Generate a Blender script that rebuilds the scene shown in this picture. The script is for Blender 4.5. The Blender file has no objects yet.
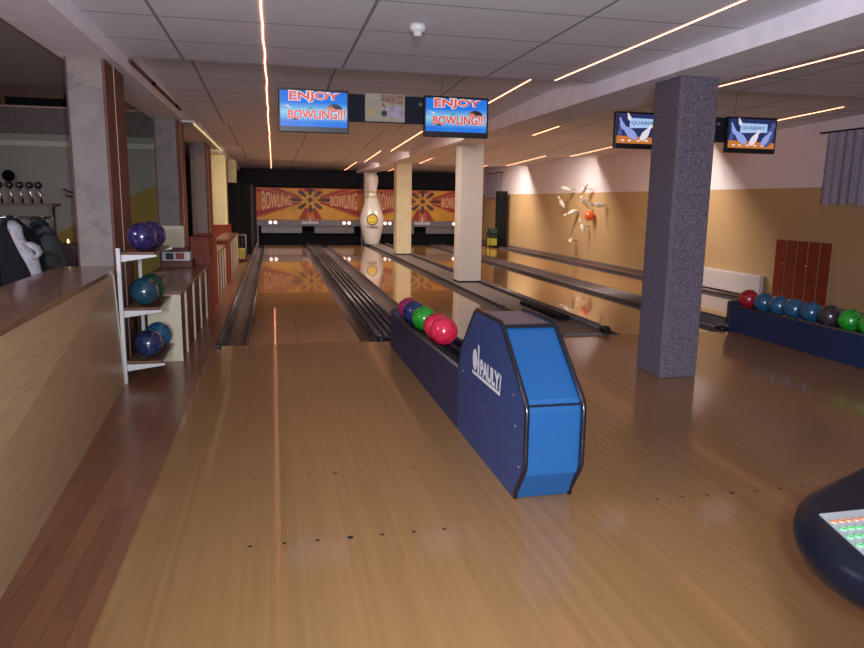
import bpy, bmesh, math, random
from mathutils import Vector, Matrix
random.seed(7)
PI = math.pi
SC = bpy.context.scene
COL = SC.collection

# ------------------------------------------------------------------ materials
def new_mat(name):
    m = bpy.data.materials.new(name); m.use_nodes = True
    return m, m.node_tree.nodes, m.node_tree.links, m.node_tree.nodes['Principled BSDF']

def mat(name, col, rough=.5, metal=0., spec=.5, noise=0., nscale=20., coat=0., stretch=None, bump=0., col2=None):
    m, N, L, b = new_mat(name)
    b.inputs['Roughness'].default_value = rough
    b.inputs['Metallic'].default_value = metal
    b.inputs['Specular IOR Level'].default_value = spec
    b.inputs['Coat Weight'].default_value = coat
    b.inputs['Coat Roughness'].default_value = .08
    c = (*col, 1)
    if noise > 0 or col2:
        g = N.new('ShaderNodeNewGeometry')
        mp = N.new('ShaderNodeMapping'); mp.inputs['Scale'].default_value = stretch or (1, 1, 1)
        t = N.new('ShaderNodeTexNoise'); t.inputs['Scale'].default_value = nscale; t.inputs['Detail'].default_value = 6
        r = N.new('ShaderNodeValToRGB')
        r.color_ramp.elements[0].position = .35; r.color_ramp.elements[1].position = .65
        if col2:
            r.color_ramp.elements[0].color = c; r.color_ramp.elements[1].color = (*col2, 1)
        else:
            r.color_ramp.elements[0].color = tuple(x * (1 - noise) for x in col) + (1,)
            r.color_ramp.elements[1].color = tuple(min(1, x * (1 + noise)) for x in col) + (1,)
        L.new(g.outputs['Position'], mp.inputs['Vector']); L.new(mp.outputs[0], t.inputs['Vector'])
        L.new(t.outputs['Fac'], r.inputs['Fac']); L.new(r.outputs[0], b.inputs['Base Color'])
        if bump:
            bp = N.new('ShaderNodeBump'); bp.inputs['Strength'].default_value = bump; bp.inputs['Distance'].default_value = .004
            L.new(t.outputs['Fac'], bp.inputs['Height']); L.new(bp.outputs[0], b.inputs['Normal'])
    else:
        b.inputs['Base Color'].default_value = c
    return m

def emit(name, col, s):
    m, N, L, b = new_mat(name)
    b.inputs['Base Color'].default_value = (.02, .02, .02, 1)
    b.inputs['Emission Color'].default_value = (*col, 1); b.inputs['Emission Strength'].default_value = s
    b.inputs['Roughness'].default_value = .3
    return m

class G:
    """small helper for math node graphs"""
    def __init__(s, m): s.N = m.node_tree.nodes; s.L = m.node_tree.links
    def put(s, v, sock):
        if isinstance(v, (int, float)): sock.default_value = v
        else: s.L.new(v, sock)
    def op(s, o, a, b=None, c=None):
        n = s.N.new('ShaderNodeMath'); n.operation = o
        s.put(a, n.inputs[0])
        if b is not None: s.put(b, n.inputs[1])
        if c is not None: s.put(c, n.inputs[2])
        return n.outputs[0]
    def mix(s, f, a, b):
        n = s.N.new('ShaderNodeMix'); n.data_type = 'RGBA'
        s.put(f, n.inputs[0])
        for v, k in ((a, 6), (b, 7)):
            if isinstance(v, tuple): n.inputs[k].default_value = (*v, 1)
            else: s.L.new(v, n.inputs[k])
        return n.outputs[2]
    def pos(s):
        g = s.N.new('ShaderNodeNewGeometry'); x = s.N.new('ShaderNodeSeparateXYZ')
        s.L.new(g.outputs['Position'], x.inputs[0]); return g.outputs['Position'], x.outputs

def planks(name, c1, c2, w, length, rough, seam=.25, coat=0., grain=.25, dots=None, axis=0, spec=.5, rough2=None, bigc=None):
    m, N, L, b = new_mat(name); g = G(m); P, x = g.pos()
    u = g.op('DIVIDE', x[axis], w)
    iu = g.op('FLOOR', u)
    wn = N.new('ShaderNodeTexWhiteNoise'); wn.noise_dimensions = '1D'; L.new(iu, wn.inputs['W'])
    v = g.op('ADD', g.op('DIVIDE', x[1 - axis], length), g.op('MULTIPLY', wn.outputs['Value'], 7.3))
    iv = g.op('FLOOR', v)
    cb = N.new('ShaderNodeCombineXYZ'); L.new(iu, cb.inputs[0]); L.new(iv, cb.inputs[1])
    w2 = N.new('ShaderNodeTexWhiteNoise'); w2.noise_dimensions = '2D'; L.new(cb.outputs[0], w2.inputs['Vector'])
    mp = N.new('ShaderNodeMapping'); mp.inputs['Scale'].default_value = (90, 3, 1) if axis == 0 else (3, 90, 1)
    L.new(P, mp.inputs['Vector'])
    t = N.new('ShaderNodeTexNoise'); t.inputs['Scale'].default_value = 1; t.inputs['Detail'].default_value = 4
    L.new(mp.outputs[0], t.inputs['Vector'])
    f = g.op('ADD', g.op('MULTIPLY', w2.outputs['Value'], 1 - grain), g.op('MULTIPLY', t.outputs['Fac'], grain * 1.2))
    col = g.mix(f, c1, c2)
    fu = g.op('FRACT', u)
    edge = g.op('MULTIPLY', g.op('LESS_THAN', fu, .05), seam)
    col = g.mix(edge, col, tuple(q * .3 for q in c1))
    if dots:
        rowmask = 0
        for (x0, n, sp, y0, r) in dots:
            k = g.op('ROUND', g.op('DIVIDE', g.op('SUBTRACT', x[0], x0), sp))
            k = g.op('MINIMUM', g.op('MAXIMUM', k, 0), n - 1)
            dx = g.op('SUBTRACT', x[0], g.op('ADD', g.op('MULTIPLY', k, sp), x0))
            dy = g.op('SUBTRACT', x[1], y0)
            d = g.op('SQRT', g.op('ADD', g.op('MULTIPLY', dx, dx), g.op('MULTIPLY', dy, dy)))
            mid = g.op('COMPARE', k, (n - 1) / 2, .1)
            rr = g.op('ADD', r, g.op('MULTIPLY', mid, r * .5))
            rowmask = g.op('MAXIMUM', g.op('LESS_THAN', d, rr), rowmask)
        col = g.mix(rowmask, col, (.012, .008, .006))
    L.new(col, b.inputs['Base Color'])
    b.inputs['Roughness'].default_value = rough; b.inputs['Coat Weight'].default_value = coat
    b.inputs['Coat Roughness'].default_value = rough2 or .1
    b.inputs['Specular IOR Level'].default_value = spec
    return m

def ceiling_tiles(name, c, x0, sx, y0, sy):
    m, N, L, b = new_mat(name); g = G(m); P, x = g.pos()
    def line(c_, o, s, w):
        f = g.op('FRACT', g.op('ADD', g.op('DIVIDE', g.op('SUBTRACT', c_, o), s), 100.5))
        return g.op('LESS_THAN', g.op('MULTIPLY', g.op('ABSOLUTE', g.op('SUBTRACT', f, .5)), s), w)
    ln = g.op('MAXIMUM', g.op('MULTIPLY', line(x[0], x0, sx * 2, .011), .9), g.op('MULTIPLY', line(x[1], y0, sy, .008), .85))
    t = N.new('ShaderNodeTexNoise'); t.inputs['Scale'].default_value = 160; t.inputs['Detail'].default_value = 3
    L.new(P, t.inputs['Vector'])
    base = g.mix(t.outputs['Fac'], tuple(q * .75 for q in c), tuple(q * 1.2 for q in c))
    L.new(g.mix(ln, base, tuple(q * .3 for q in c)), b.inputs['Base Color'])
    b.inputs['Roughness'].default_value = .85
    return m

def two_tone(name, top, bot, zb, kx=0., x0=0., rough=.75):
    m, N, L, b = new_mat(name); g = G(m); P, x = g.pos()
    lim = g.op('ADD', zb, g.op('MULTIPLY', g.op('SUBTRACT', x[0], x0), kx))
    t = N.new('ShaderNodeTexNoise'); t.inputs['Scale'].default_value = 2.2; t.inputs['Detail'].default_value = 5
    L.new(P, t.inputs['Vector'])
    f = g.op('GREATER_THAN', x[2], lim)
    col = g.mix(f, bot, top)
    col = g.mix(g.op('MULTIPLY', t.outputs['Fac'], .25), col, tuple(q * .7 for q in bot))
    L.new(col, b.inputs['Base Color']); b.inputs['Roughness'].default_value = rough
    return m

def stone(name, cols, scale, grout=None):
    m, N, L, b = new_mat(name); g = G(m); P, x = g.pos()
    v = N.new('ShaderNodeTexVoronoi'); v.inputs['Scale'].default_value = scale
    t = N.new('ShaderNodeTexNoise'); t.inputs['Scale'].default_value = scale * 1.4; t.inputs['Detail'].default_value = 7
    L.new(P, t.inputs['Vector'])
    mx = N.new('ShaderNodeMix'); mx.data_type = 'VECTOR'; mx.inputs[0].default_value = .18
    L.new(P, mx.inputs[4]); L.new(t.outputs['Color'], mx.inputs[5]); L.new(mx.outputs[1], v.inputs['Vector'])
    sx = N.new('ShaderNodeSeparateXYZ'); L.new(v.outputs['Color'], sx.inputs[0])
    r = N.new('ShaderNodeValToRGB'); r.color_ramp.elements.new(.5)
    for e, c in zip(r.color_ramp.elements, cols): e.color = (*c, 1)
    L.new(g.op('ADD', g.op('MULTIPLY', sx.outputs[0], .6), g.op('MULTIPLY', t.outputs['Fac'], .4)), r.inputs['Fac'])
    L.new(r.outputs[0], b.inputs['Base Color']); b.inputs['Roughness'].default_value = .6
    return m

def carpet(name, c1, c2, c3, scale=190):
    m, N, L, b = new_mat(name); g = G(m); P, x = g.pos()
    t = N.new('ShaderNodeTexNoise'); t.inputs['Scale'].default_value = scale; t.inputs['Detail'].default_value = 2
    L.new(P, t.inputs['Vector'])
    r = N.new('ShaderNodeValToRGB'); r.color_ramp.elements.new(.5)
    for e, p, c in zip(r.color_ramp.elements, (.38, .5, .62), (c1, c2, c3)): e.position = p; e.color = (*c, 1)
    L.new(t.outputs['Fac'], r.inputs['Fac']); L.new(r.outputs[0], b.inputs['Base Color'])
    b.inputs['Roughness'].default_value = .95; b.inputs['Specular IOR Level'].default_value = .1
    bp = N.new('ShaderNodeBump'); bp.inputs['Strength'].default_value = .6; bp.inputs['Distance'].default_value = .004
    L.new(t.outputs['Fac'], bp.inputs['Height']); L.new(bp.outputs[0], b.inputs['Normal'])
    return m

def ball_mat(name, c1, c2, scale=9):
    m, N, L, b = new_mat(name)
    tc = N.new('ShaderNodeTexCoord')
    t = N.new('ShaderNodeTexNoise'); t.inputs['Scale'].default_value = scale; t.inputs['Detail'].default_value = 5; t.inputs['Distortion'].default_value = 2.5
    r = N.new('ShaderNodeValToRGB'); r.color_ramp.elements[0].position = .4; r.color_ramp.elements[1].position = .62
    r.color_ramp.elements[0].color = (*c1, 1); r.color_ramp.elements[1].color = (*c2, 1)
    L.new(tc.outputs['Object'], t.inputs['Vector']); L.new(t.outputs['Fac'], r.inputs['Fac']); L.new(r.outputs[0], b.inputs['Base Color'])
    b.inputs['Roughness'].default_value = .22; b.inputs['Coat Weight'].default_value = .6; b.inputs['Coat Roughness'].default_value = .15
    return m

DOTS = [(-.125, 7, .1365, 2.76, .009), (-.125, 7, .1365, 3.49, .007), (1.78, 7, .1365, 2.87, .009), (2.05, 7, .1365, 2.2, .008)]
M = dict(
    approach=planks('approach_laminate', (.255, .126, .041), (.335, .174, .063), .022, 3.6, .42, seam=.10, coat=.62, dots=DOTS, rough2=.085, grain=.5, spec=.3),
    parquet=planks('dark_parquet', (.13, .048, .024), (.27, .105, .048), .085, .9, .32, seam=.5, coat=.25, rough2=.18, grain=.45),
    lane=planks('lane_boards', (.29, .125, .026), (.40, .19, .046), .027, 4.2, .22, seam=.12, coat=1., rough2=.035),
    subfloor=mat('subfloor', (.03, .025, .02), .9),
    ceil=ceiling_tiles('ceiling_tile', (.76, .74, .78), -.69, .646, 6.32, .715),
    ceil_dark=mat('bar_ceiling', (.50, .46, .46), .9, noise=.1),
    beam=mat('beam_plaster', (.84, .79, .82), .8, noise=.06, nscale=5),
    wallR=two_tone('wall_paint', (.76, .70, .72), (.48, .32, .145), 1.685),
    wallL=two_tone('bar_wall_paint', (.42, .38, .31), (.42, .28, .05), 1.19, .52, -2.33),
    wallplain=mat('wall_plain', (.35, .30, .25), .8, noise=.08, nscale=3),
    blackwall=mat('dark_blue_cladding', (.004, .004, .012), .8, noise=.3, nscale=6),
    black=mat('black_lacquer', (.010, .010, .013), .35),
    blackmat=mat('black_matt', (.004, .004, .005), .8, spec=.2, noise=.2, nscale=30),
    rubber=mat('black_rubber_trim', (.008, .009, .014), .28, coat=.3),
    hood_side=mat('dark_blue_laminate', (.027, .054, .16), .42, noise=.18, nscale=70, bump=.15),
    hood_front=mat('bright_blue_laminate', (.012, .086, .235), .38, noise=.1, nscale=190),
    hood_top=mat('grey_purple_laminate', (.22, .16, .17), .4, noise=.15, nscale=80),
    trough=mat('navy_laminate', (.014, .028, .078), .4, noise=.2, nscale=60),
    trough_in=mat('trough_lining', (.02, .02, .03), .6),
    chrome=mat('polished_steel', (.6, .58, .56), .22, 1.),
    steel=mat('brushed_rail', (.13, .10, .095), .42, .4, noise=.12, nscale=15),
    gutter=mat('grey_gutter_plastic', (.085, .065, .062), .4, noise=.2, nscale=12, stretch=(6, .4, 1)),
    capgrey=mat('grey_capping', (.15, .125, .112), .5, noise=.15, nscale=25),
    white=mat('white_lacquer', (.62, .58, .55), .45),
    cream=mat('cream_panel', (.62, .52, .34), .5, noise=.05),
    creamwall=mat('cream_plaster', (.66, .56, .33), .7, noise=.05, nscale=6),
    coltex=mat('woodchip_plaster', (.66, .60, .50), .85, noise=.12, nscale=140, bump=.7),
    redwood=mat('red_brown_wood', (.22, .036, .012), .55, spec=.25, noise=.28, nscale=8, stretch=(8, 8, .7)),
    brownwood=mat('brown_side_wood', (.125, .036, .022), .5, spec=.3, noise=.25, nscale=9, stretch=(8, 8, .6)),
    seam=mat('pale_wood_seam', (.55, .33, .24), .5),
    shelfwood=mat('shelf_wood', (.17, .065, .035), .3, noise=.3, nscale=8, stretch=(9, 1, 9), coat=.3),
    bartop=mat('bar_top_wood', (.16, .070, .040), .26, noise=.3, nscale=6, stretch=(9, .8, 9), coat=.4),
    barfront=mat('bar_front_laminate', (.43, .27, .14), .42, noise=.09, nscale=5, stretch=(.6, .6, 10)),
    stone=stone('sandstone_tile', ((.135, .110, .10), (.205, .165, .145), (.25, .175, .115)), 8.),
    carpetcol=carpet('grey_purple_carpet', (.055, .042, .058), (.115, .092, .115), (.23, .19, .21)),
    led=emit('led_strip', (1., .34, .18), 9.),
    tube=emit('fluorescent_tube', (1., .80, .42), .7),
    lampw=emit('indicator_lamp', (1., .55, .48), 3.),
    pinwhite=mat('pin_white', (.68, .62, .54), .28, coat=.5),
    pinred=mat('pin_stripe', (.5, .06, .03), .35),
    gold=mat('gold_band', (.50, .33, .10), .4),
    emblem=mat('emblem_yellow', (.72, .52, .03), .5),
    ink=mat('ink_dark', (.03, .03, .04), .6),
    logo=mat('logo_white', (.75, .72, .72), .5),
    orangeball=mat('orange_ball', (.75, .10, .01), .3, coat=.5),
    curtain=mat('sheer_curtain', (.80, .72, .84), .85, noise=.12, nscale=30),
    mask_or=mat('mask_orange', (.58, .145, .008), .5, noise=.12, nscale=2.),
    mask_ye=mat('mask_yellow', (.68, .32, .018), .5, noise=.15, nscale=2.5),
    mask_re=mat('mask_red', (.36, .016, .008), .5),
    mask_dk=mat('mask_dark_red', (.08, .012, .012), .5),
    mask_wh=mat('mask_lettering', (.85, .58, .36), .5),
    greybar=mat('grey_metal_bar', (.17, .155, .16), .45),
    sweep=mat('sweep_grey', (.20, .17, .17), .35, noise=.1),
    coat_black=mat('black_cloth', (.006, .006, .008), .9, noise=.4, nscale=25),
    coat_navy=mat('navy_cloth', (.007, .009, .018), .9, noise=.4, nscale=25),
    coat_grey=mat('grey_green_cloth', (.035, .035, .032), .9, noise=.3, nscale=25),
    scarf=mat('pale_cloth', (.50, .46, .47), .9, noise=.15, nscale=30),
    darkfront=mat('dropped_front', (.20, .145, .12), .7, noise=.15),
    darkred=mat('dark_red_wood', (.06, .014, .012), .5, noise=.3),
    flame=emit('flame', (1., .55, .2), 6.),
    yellowbox=mat('yellow_plastic', (.42, .37, .04), .5),
    greenbox=mat('dark_green_plastic', (.012, .03, .018), .5),
    keyplate=mat('key_plate', (.26, .26, .255), .5),
    key_or=mat('orange_key', (.42, .14, .06), .4), key_gr=mat('green_key', (.10, .36, .12), .4), key_re=mat('red_key', (.75, .12, .03), .4),
    glossblack=mat('gloss_black_plastic', (.005, .005, .009), .3, spec=.14),
    paper_red=mat('red_print', (.35, .04, .03), .6),
    poster=mat('poster_beige', (.40, .34, .25), .6, noise=.12, nscale=20),
    poster2=mat('poster_brown', (.30, .16, .10), .6, noise=.35, nscale=25), poster3=mat('poster_mauve', (.42, .32, .40), .6, noise=.2, nscale=20),
)

# screens (the picture a display gives off)
def screen_mat(name, kind):
    m, N, L, b = new_mat(name); g = G(m)
    tc = N.new('ShaderNodeTexCoord'); x = N.new('ShaderNodeSeparateXYZ'); L.new(tc.outputs['Object'], x.inputs[0])
    t = N.new('ShaderNodeTexNoise'); t.inputs['Scale'].default_value = 7; t.inputs['Detail'].default_value = 4
    L.new(tc.outputs['Object'], t.inputs['Vector'])
    if kind == 'enjoy':
        # pale flare across the middle of the blue picture
        d = g.op('ABSOLUTE', g.op('ADD', x.outputs[2], .015))
        f = g.op('SUBTRACT', 1., g.op('MINIMUM', g.op('MULTIPLY', d, 11.), 1.))
        col = g.mix(g.op('MULTIPLY', f, .8), g.mix(t.outputs['Fac'], (.005, .085, .70), (.012, .27, .85)), (.35, .75, .80))
    else:
        col = g.mix(t.outputs['Fac'], (.004, .006, .03), (.03, .05, .20))
    b.inputs['Base Color'].default_value = (.01, .01, .01, 1); b.inputs['Roughness'].default_value = .2
    L.new(col, b.inputs['Emission Color']); b.inputs['Emission Strength'].default_value = .95
    return m
M['scr_enjoy'] = screen_mat('screen_blue_picture', 'enjoy'); M['scr_pins'] = screen_mat('screen_night_picture', 'pins')
M['s_red'] = emit('screen_red', (.78, .065, .022), .9); M['s_white'] = emit('screen_white', (.80, .72, .78), .95)
M['s_orange'] = emit('screen_orange', (.62, .19, .03), .9); M['s_dark'] = emit('screen_dark', (.03, .01, .02), .6)
M['s_pin'] = emit('screen_pin_blue', (.30, .38, .78), .9); M['s_pind'] = emit('screen_pin_dark', (.07, .09, .27), .9); M['s_band'] = emit('screen_band', (.42, .60, .92), .9)
M['s_ink'] = emit('screen_ink', (.05, .09, .25), .8); M['s_teal'] = emit('screen_teal', (.03, .40, .45), .8)

# ------------------------------------------------------------------ mesh helpers
def box(bm, x0, x1, y0, y1, z0, z1, mi=0, bev=0.):
    vs = [bm.verts.new((x, y, z)) for x in (x0, x1) for y in (y0, y1) for z in (z0, z1)]
    fs = []
    for q in ((0, 1, 3, 2), (4, 6, 7, 5), (0, 4, 5, 1), (2, 3, 7, 6), (0, 2, 6, 4), (1, 5, 7, 3)):
        f = bm.faces.new([vs[i] for i in q]); f.material_index = mi; fs.append(f)
    if bev:
        es = list({e for f in fs for e in f.edges})
        r = bmesh.ops.bevel(bm, geom=es, offset=bev, segments=2, affect='EDGES', profile=.5)
        for f in r['faces']: f.material_index = mi
    return vs

def prism(bm, pts, fn, a, b, mi=0):
    """extrude the 2-D outline pts; fn(p,q,t) gives the 3-D point"""
    A = [bm.verts.new(fn(p, q, a)) for p, q in pts]; B = [bm.verts.new(fn(p, q, b)) for p, q in pts]
    n = len(pts); fs = [bm.faces.new(A), bm.faces.new(B[::-1])]
    for i in range(n): fs.append(bm.faces.new((A[i], B[i], B[(i + 1) % n], A[(i + 1) % n])))
    for f in fs: f.material_index = mi
    return fs

def tube(bm, pts, r, seg=12, mi=0, cap=True, flat=1., smooth=True):
    """swept round bar; r a number or one per point; flat squashes the local second axis"""
    pts = [Vector(p) for p in pts]; n = len(pts)
    rs = r if isinstance(r, (list, tuple)) else [r] * n
    rings = []
    up0 = None
    for i, p in enumerate(pts):
        d = (pts[min(i + 1, n - 1)] - pts[max(i - 1, 0)]).normalized()
        if up0 is None:
            ref = Vector((0, 0, 1)) if abs(d.z) < .9 else Vector((1, 0, 0))
            a = d.cross(ref).normalized()
        else:
            a = (up0 - d * up0.dot(d)).normalized()
        up0 = a; b = d.cross(a)
        rings.append([bm.verts.new(p + a * math.cos(2 * PI * k / seg) * rs[i] + b * math.sin(2 * PI * k / seg) * rs[i] * flat) for k in range(seg)])
    for i in range(n - 1):
        for k in range(seg):
            f = bm.faces.new((rings[i][k], rings[i][(k + 1) % seg], rings[i + 1][(k + 1) % seg], rings[i + 1][k])); f.material_index = mi; f.smooth = smooth
    if cap:
        for q in (rings[0][::-1], rings[-1]):
            f = bm.faces.new(q); f.material_index = mi
    return rings

def lathe(bm, prof, c, seg=24, mi=0, axis=Vector((0, 0, 1)), mis=None, smooth=True):
    """prof: list of (radius, height) along axis from point c"""
    c = Vector(c); axis = Vector(axis).normalized()
    ref = Vector((1, 0, 0)) if abs(axis.x) < .9 else Vector((0, 1, 0))
    a = axis.cross(ref).normalized(); b = axis.cross(a)
    rings = []
    for r, h in prof:
        if r < 1e-6: rings.append([bm.verts.new(c + axis * h)])
        else: rings.append([bm.verts.new(c + axis * h + (a * math.cos(2 * PI * k / seg) + b * math.sin(2 * PI * k / seg)) * r) for k in range(seg)])
    for i in range(len(rings) - 1):
        A, B = rings[i], rings[i + 1]; m_ = mis[i] if mis else mi
        for k in range(seg):
            k2 = (k + 1) % seg
            if len(A) == 1 and len(B) == 1: continue
            if len(A) == 1: f = bm.faces.new((A[0], B[k2], B[k]))
            elif len(B) == 1: f = bm.faces.new((A[k], A[k2], B[0]))
            else: f = bm.faces.new((A[k], A[k2], B[k2], B[k]))
            f.material_index = m_; f.smooth = smooth

def sphere(bm, c, r, mi=0, seg=28, rings=16):
    prof = [(r * math.sin(PI * i / rings), -r * math.cos(PI * i / rings)) for i in range(rings + 1)]
    prof[0] = (0, -r); prof[-1] = (0, r)
    lathe(bm, prof, c, seg, mi)

def poly(bm, pts, mi=0):
    f = bm.faces.new([bm.verts.new(p) for p in pts]); f.material_index = mi; return f

def text(bm, s, fn, mi=0, bold=0., extrude=0.):
    """lettering; fn(u,v,w) maps its unit rectangle to the surface"""
    cu = bpy.data.curves.new('lettering', 'FONT'); cu.body = s; cu.size = 1; cu.offset = bold; cu.extrude = extrude; cu.resolution_u = 3
    ob = bpy.data.objects.new('lettering', cu); COL.objects.link(ob)
    bpy.context.view_layer.update()
    me = bpy.data.meshes.new_from_object(ob.evaluated_get(bpy.context.evaluated_depsgraph_get()))
    COL.objects.unlink(ob); bpy.data.objects.remove(ob); bpy.data.curves.remove(cu)
    xs = [v.co.x for v in me.vertices]; ys = [v.co.y for v in me.vertices]
    x0, x1, y0, y1 = min(xs), max(xs), min(ys), max(ys)
    vs = [bm.verts.new(fn((v.co.x - x0) / (x1 - x0), (v.co.y - y0) / (y1 - y0), v.co.z)) for v in me.vertices]
    for p in me.polygons:
        try:
            f = bm.faces.new([vs[i] for i in p.vertices]); f.material_index = mi
        except ValueError: pass
    bpy.data.meshes.remove(me)

def obj(name, bm, mats, parent=None, origin=None, smooth=None):
    """link bm (in world coordinates) as ONE mesh object"""
    bmesh.ops.recalc_face_normals(bm, faces=bm.faces[:]) if smooth != 'keep' else None
    o_ = Vector((0, 0, 0))
    if parent is not None:
        p = parent
        while p is not None: o_ += p.location; p = p.parent
    elif origin is not None: o_ = Vector(origin)
    bmesh.ops.translate(bm, verts=bm.verts[:], vec=-o_)
    me = bpy.data.meshes.new(name); bm.to_mesh(me); bm.free()
    for k in (mats if isinstance(mats, (list, tuple)) else [mats]): me.materials.append(M[k] if isinstance(k, str) else k)
    o = bpy.data.objects.new(name, me); COL.objects.link(o)
    if parent is not None: o.parent = parent
    elif origin is not None: o.location = origin
    return o

def BM(): return bmesh.new()
def bx(name, mats, parent, *a, bev=0., origin=None):
    bm = BM(); box(bm, *a, bev=bev); return obj(name, bm, mats, parent, origin)

def tag(o, label, cat, group=None):
    o['label'] = label; o['category'] = cat
    if group: o['group'] = group
    return o
def thing(name, label, cat, loc, group=None):
    o = bpy.data.objects.new(name, None); COL.objects.link(o); o.location = loc; o.empty_display_size = .1
    return tag(o, label, cat, group)
def struct(name, bm, mats):
    o = obj(name, bm, mats); o['kind'] = 'structure'; return o
def copy_tree(o, parent=None):
    c = o.copy(); COL.objects.link(c)
    if parent: c.parent = parent
    for ch in list(o.children): copy_tree(ch, c)
    return c

# ------------------------------------------------------------------ the room
FL = 6.90          # foul line
bm = BM()
poly(bm, [(-.606, -3, 0), (7.45, -3, 0), (7.45, FL, 0), (-.606, FL, 0)], 0)
poly(bm, [(-6, -3, 0), (-.606, -3, 0), (-.606, FL, 0), (-.555, FL, 0), (-.555, 25.9, 0), (-6, 25.9, 0)], 1)
poly(bm, [(7.03, FL, 0), (7.45, FL, 0), (7.45, 25.9, 0), (7.03, 25.9, 0)], 1)
poly(bm, [(-.555, FL, -.16), (7.03, FL, -.16), (7.03, 25.9, -.16), (-.555, 25.9, -.16)], 2)
poly(bm, [(-.555, FL, -.16), (7.03, FL, -.16), (7.03, FL, 0), (-.555, FL, 0)], 2)
struct('floor', bm, ['approach', 'parquet', 'subfloor'])

STEPS = [6.33, 11.1, 15.67, 20.3, 25.95]
ZS, ZE, ZN = 2.65, 2.497, 2.52
def ceil_z(y):
    if y < STEPS[0]: return ZN
    for a, b in zip(STEPS, STEPS[1:]):
        if y <= b: return ZS + (ZE - ZS) * (y - a) / (b - a)
    return ZE
bm = BM()
prof = [(-3, ZN), (STEPS[0], ZN)]
for a, b in zip(STEPS, STEPS[1:]): prof += [(a, ZS), (b, ZE)]
for (ya, za), (yb, zb) in zip(prof, prof[1:]):
    poly(bm, [(-1.125, ya, za), (7.45, ya, za), (7.45, yb, zb), (-1.125, yb, zb)], 0)
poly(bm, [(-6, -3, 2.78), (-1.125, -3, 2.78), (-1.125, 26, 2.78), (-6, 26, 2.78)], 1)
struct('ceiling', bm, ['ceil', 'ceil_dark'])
bm = BM(); box(bm, -1.50, -1.125, -3, 25.9, 2.405, 2.80); struct('trim_1', bm, 'beam')
bm = BM(); box(bm, 2.96, 3.54, -3, 25.9, 2.385, 2.80); struct('trim_2', bm, 'beam')
bm = BM(); box(bm, 7.45, 7.6, -3, 26.1, -.2, 2.9); struct('wall_right', bm, 'wallR')
bm = BM(); box(bm, -6.15, -6, -3, 26.1, 0, 2.9); struct('wall_left', bm, 'wallplain')
bm = BM(); box(bm, -6.15, 7.6, -3.15, -3, 0, 2.9); struct('wall_front', bm, 'wallplain')
bm = BM(); box(bm, -6.15, 7.6, 25.95, 26.1, -.2, 2.9); struct('wall_back', bm, 'blackwall')
# the bar's rear wall with its dropped front and a dark recess over it
bm = BM()
box(bm, -6, -1.49, 10.4, 10.5, 0, 2.53, 0)
struct('wall_bar', bm, ['wallL'])
bm = BM(); box(bm, -6, -1.49, 10.34, 10.4, 2.21, 2.53, 0); box(bm, -6, -1.49, 10.36, 10.4, 2.05, 2.12, 1); box(bm, -6, -1.49, 10.30, 10.52, 2.53, 2.555, 2)
struct('trim_3', bm, ['darkfront', 'coltex', 'seam'])
bm = BM(); box(bm, 7.425, 7.45, 6.9, 25.9, 0, .07); struct('baseboard_right', bm, 'capgrey')

# ------------------------------------------------------------------ lanes
def gutter_part(name, x0, x1, parent):
    bm = BM(); n = 10; pts = []
    xc, r = (x0 + x1) / 2, (x1 - x0) / 2 - .012
    up = [(x0, 0)] + [(xc - r * math.cos(PI * i / n), -.085 * math.sin(PI * i / n)) for i in range(n + 1)] + [(x1, 0)]
    outline = up + [(x1, -.12), (x0, -.12)]
    prism(bm, outline, lambda p, q, t: (p, t, q), FL + .01, 22.4)
    return obj(name, bm, 'gutter', parent)
def lane(x0, x1, g0, g1, label):
    r = thing('bowling_lane', label, 'bowling lane', ((x0 + x1) / 2, FL + .01, 0), 'bowling lanes')
    bx('lane_bed', 'lane', r, x0, x1, FL + .005, 22.5, -.12, 0)
    a = gutter_part('gutter', *g0, r); b = gutter_part('gutter', *g1, r)
    return r
lane1 = lane(-.273, .829, (-.510, -.274), (.83, 1.0), 'glossy bowling lane furthest left, beside the dark parquet walkway')
lane(1.67, 2.77, (1.40, 1.669), (2.771, 3.03), 'glossy bowling lane behind the row of coloured balls, left of the plaster columns')
lane(3.70, 4.80, (3.47, 3.699), (4.801, 4.99), 'glossy bowling lane just right of the plaster columns')
lane(5.64, 6.74, (5.45, 5.639), (6.741, 7.0), 'glossy bowling lane nearest the yellow wall with mounted pins')

def rail(name, pts_x, z, r, y0, y1, parent, mi='steel'):
    bm = BM(); tube(bm, [(pts_x, y0 + .12, z), (pts_x, y1, z)], r, 10); o = obj(name, bm, mi, parent)
    bm = BM(); tube(bm, [(pts_x, y0, z), (pts_x, y0 + .015, z), (pts_x, y0 + .12, z)], [r * .7, r * 1.12, r * 1.12], 12); obj('end_cap', bm, 'rubber', o)
    return o
def track(xa, xb, rails, y0, y1, label, y_base=None):
    r = thing('ball_return_track', label, 'ball return track', ((xa + xb) / 2, y0, 0), 'ball return tracks')
    bx('track_bed', 'subfloor', r, xa, xb, y_base or FL + .01, y1, -.12, -.02)
    for x, z, rad in rails: rail('rail', x, z, rad, y0, y1, r)
    return r
track(1.005, 1.395, [(1.045, .014, .032), (1.135, .004, .022), (1.215, .004, .022), (1.295, .004, .022), (1.365, .006, .022)], FL + .03, 22.6,
      'ball return rails running between the two left lanes, starting behind the ball rack')
track(4.995, 5.445, [(5.03, .012, .034), (5.13, .006, .024), (5.23, .006, .024), (5.33, .006, .024), (5.41, .012, .034)], 6.99, 22.6,
      'ball return rails between the two right lanes, starting behind the right ball trough')
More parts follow.
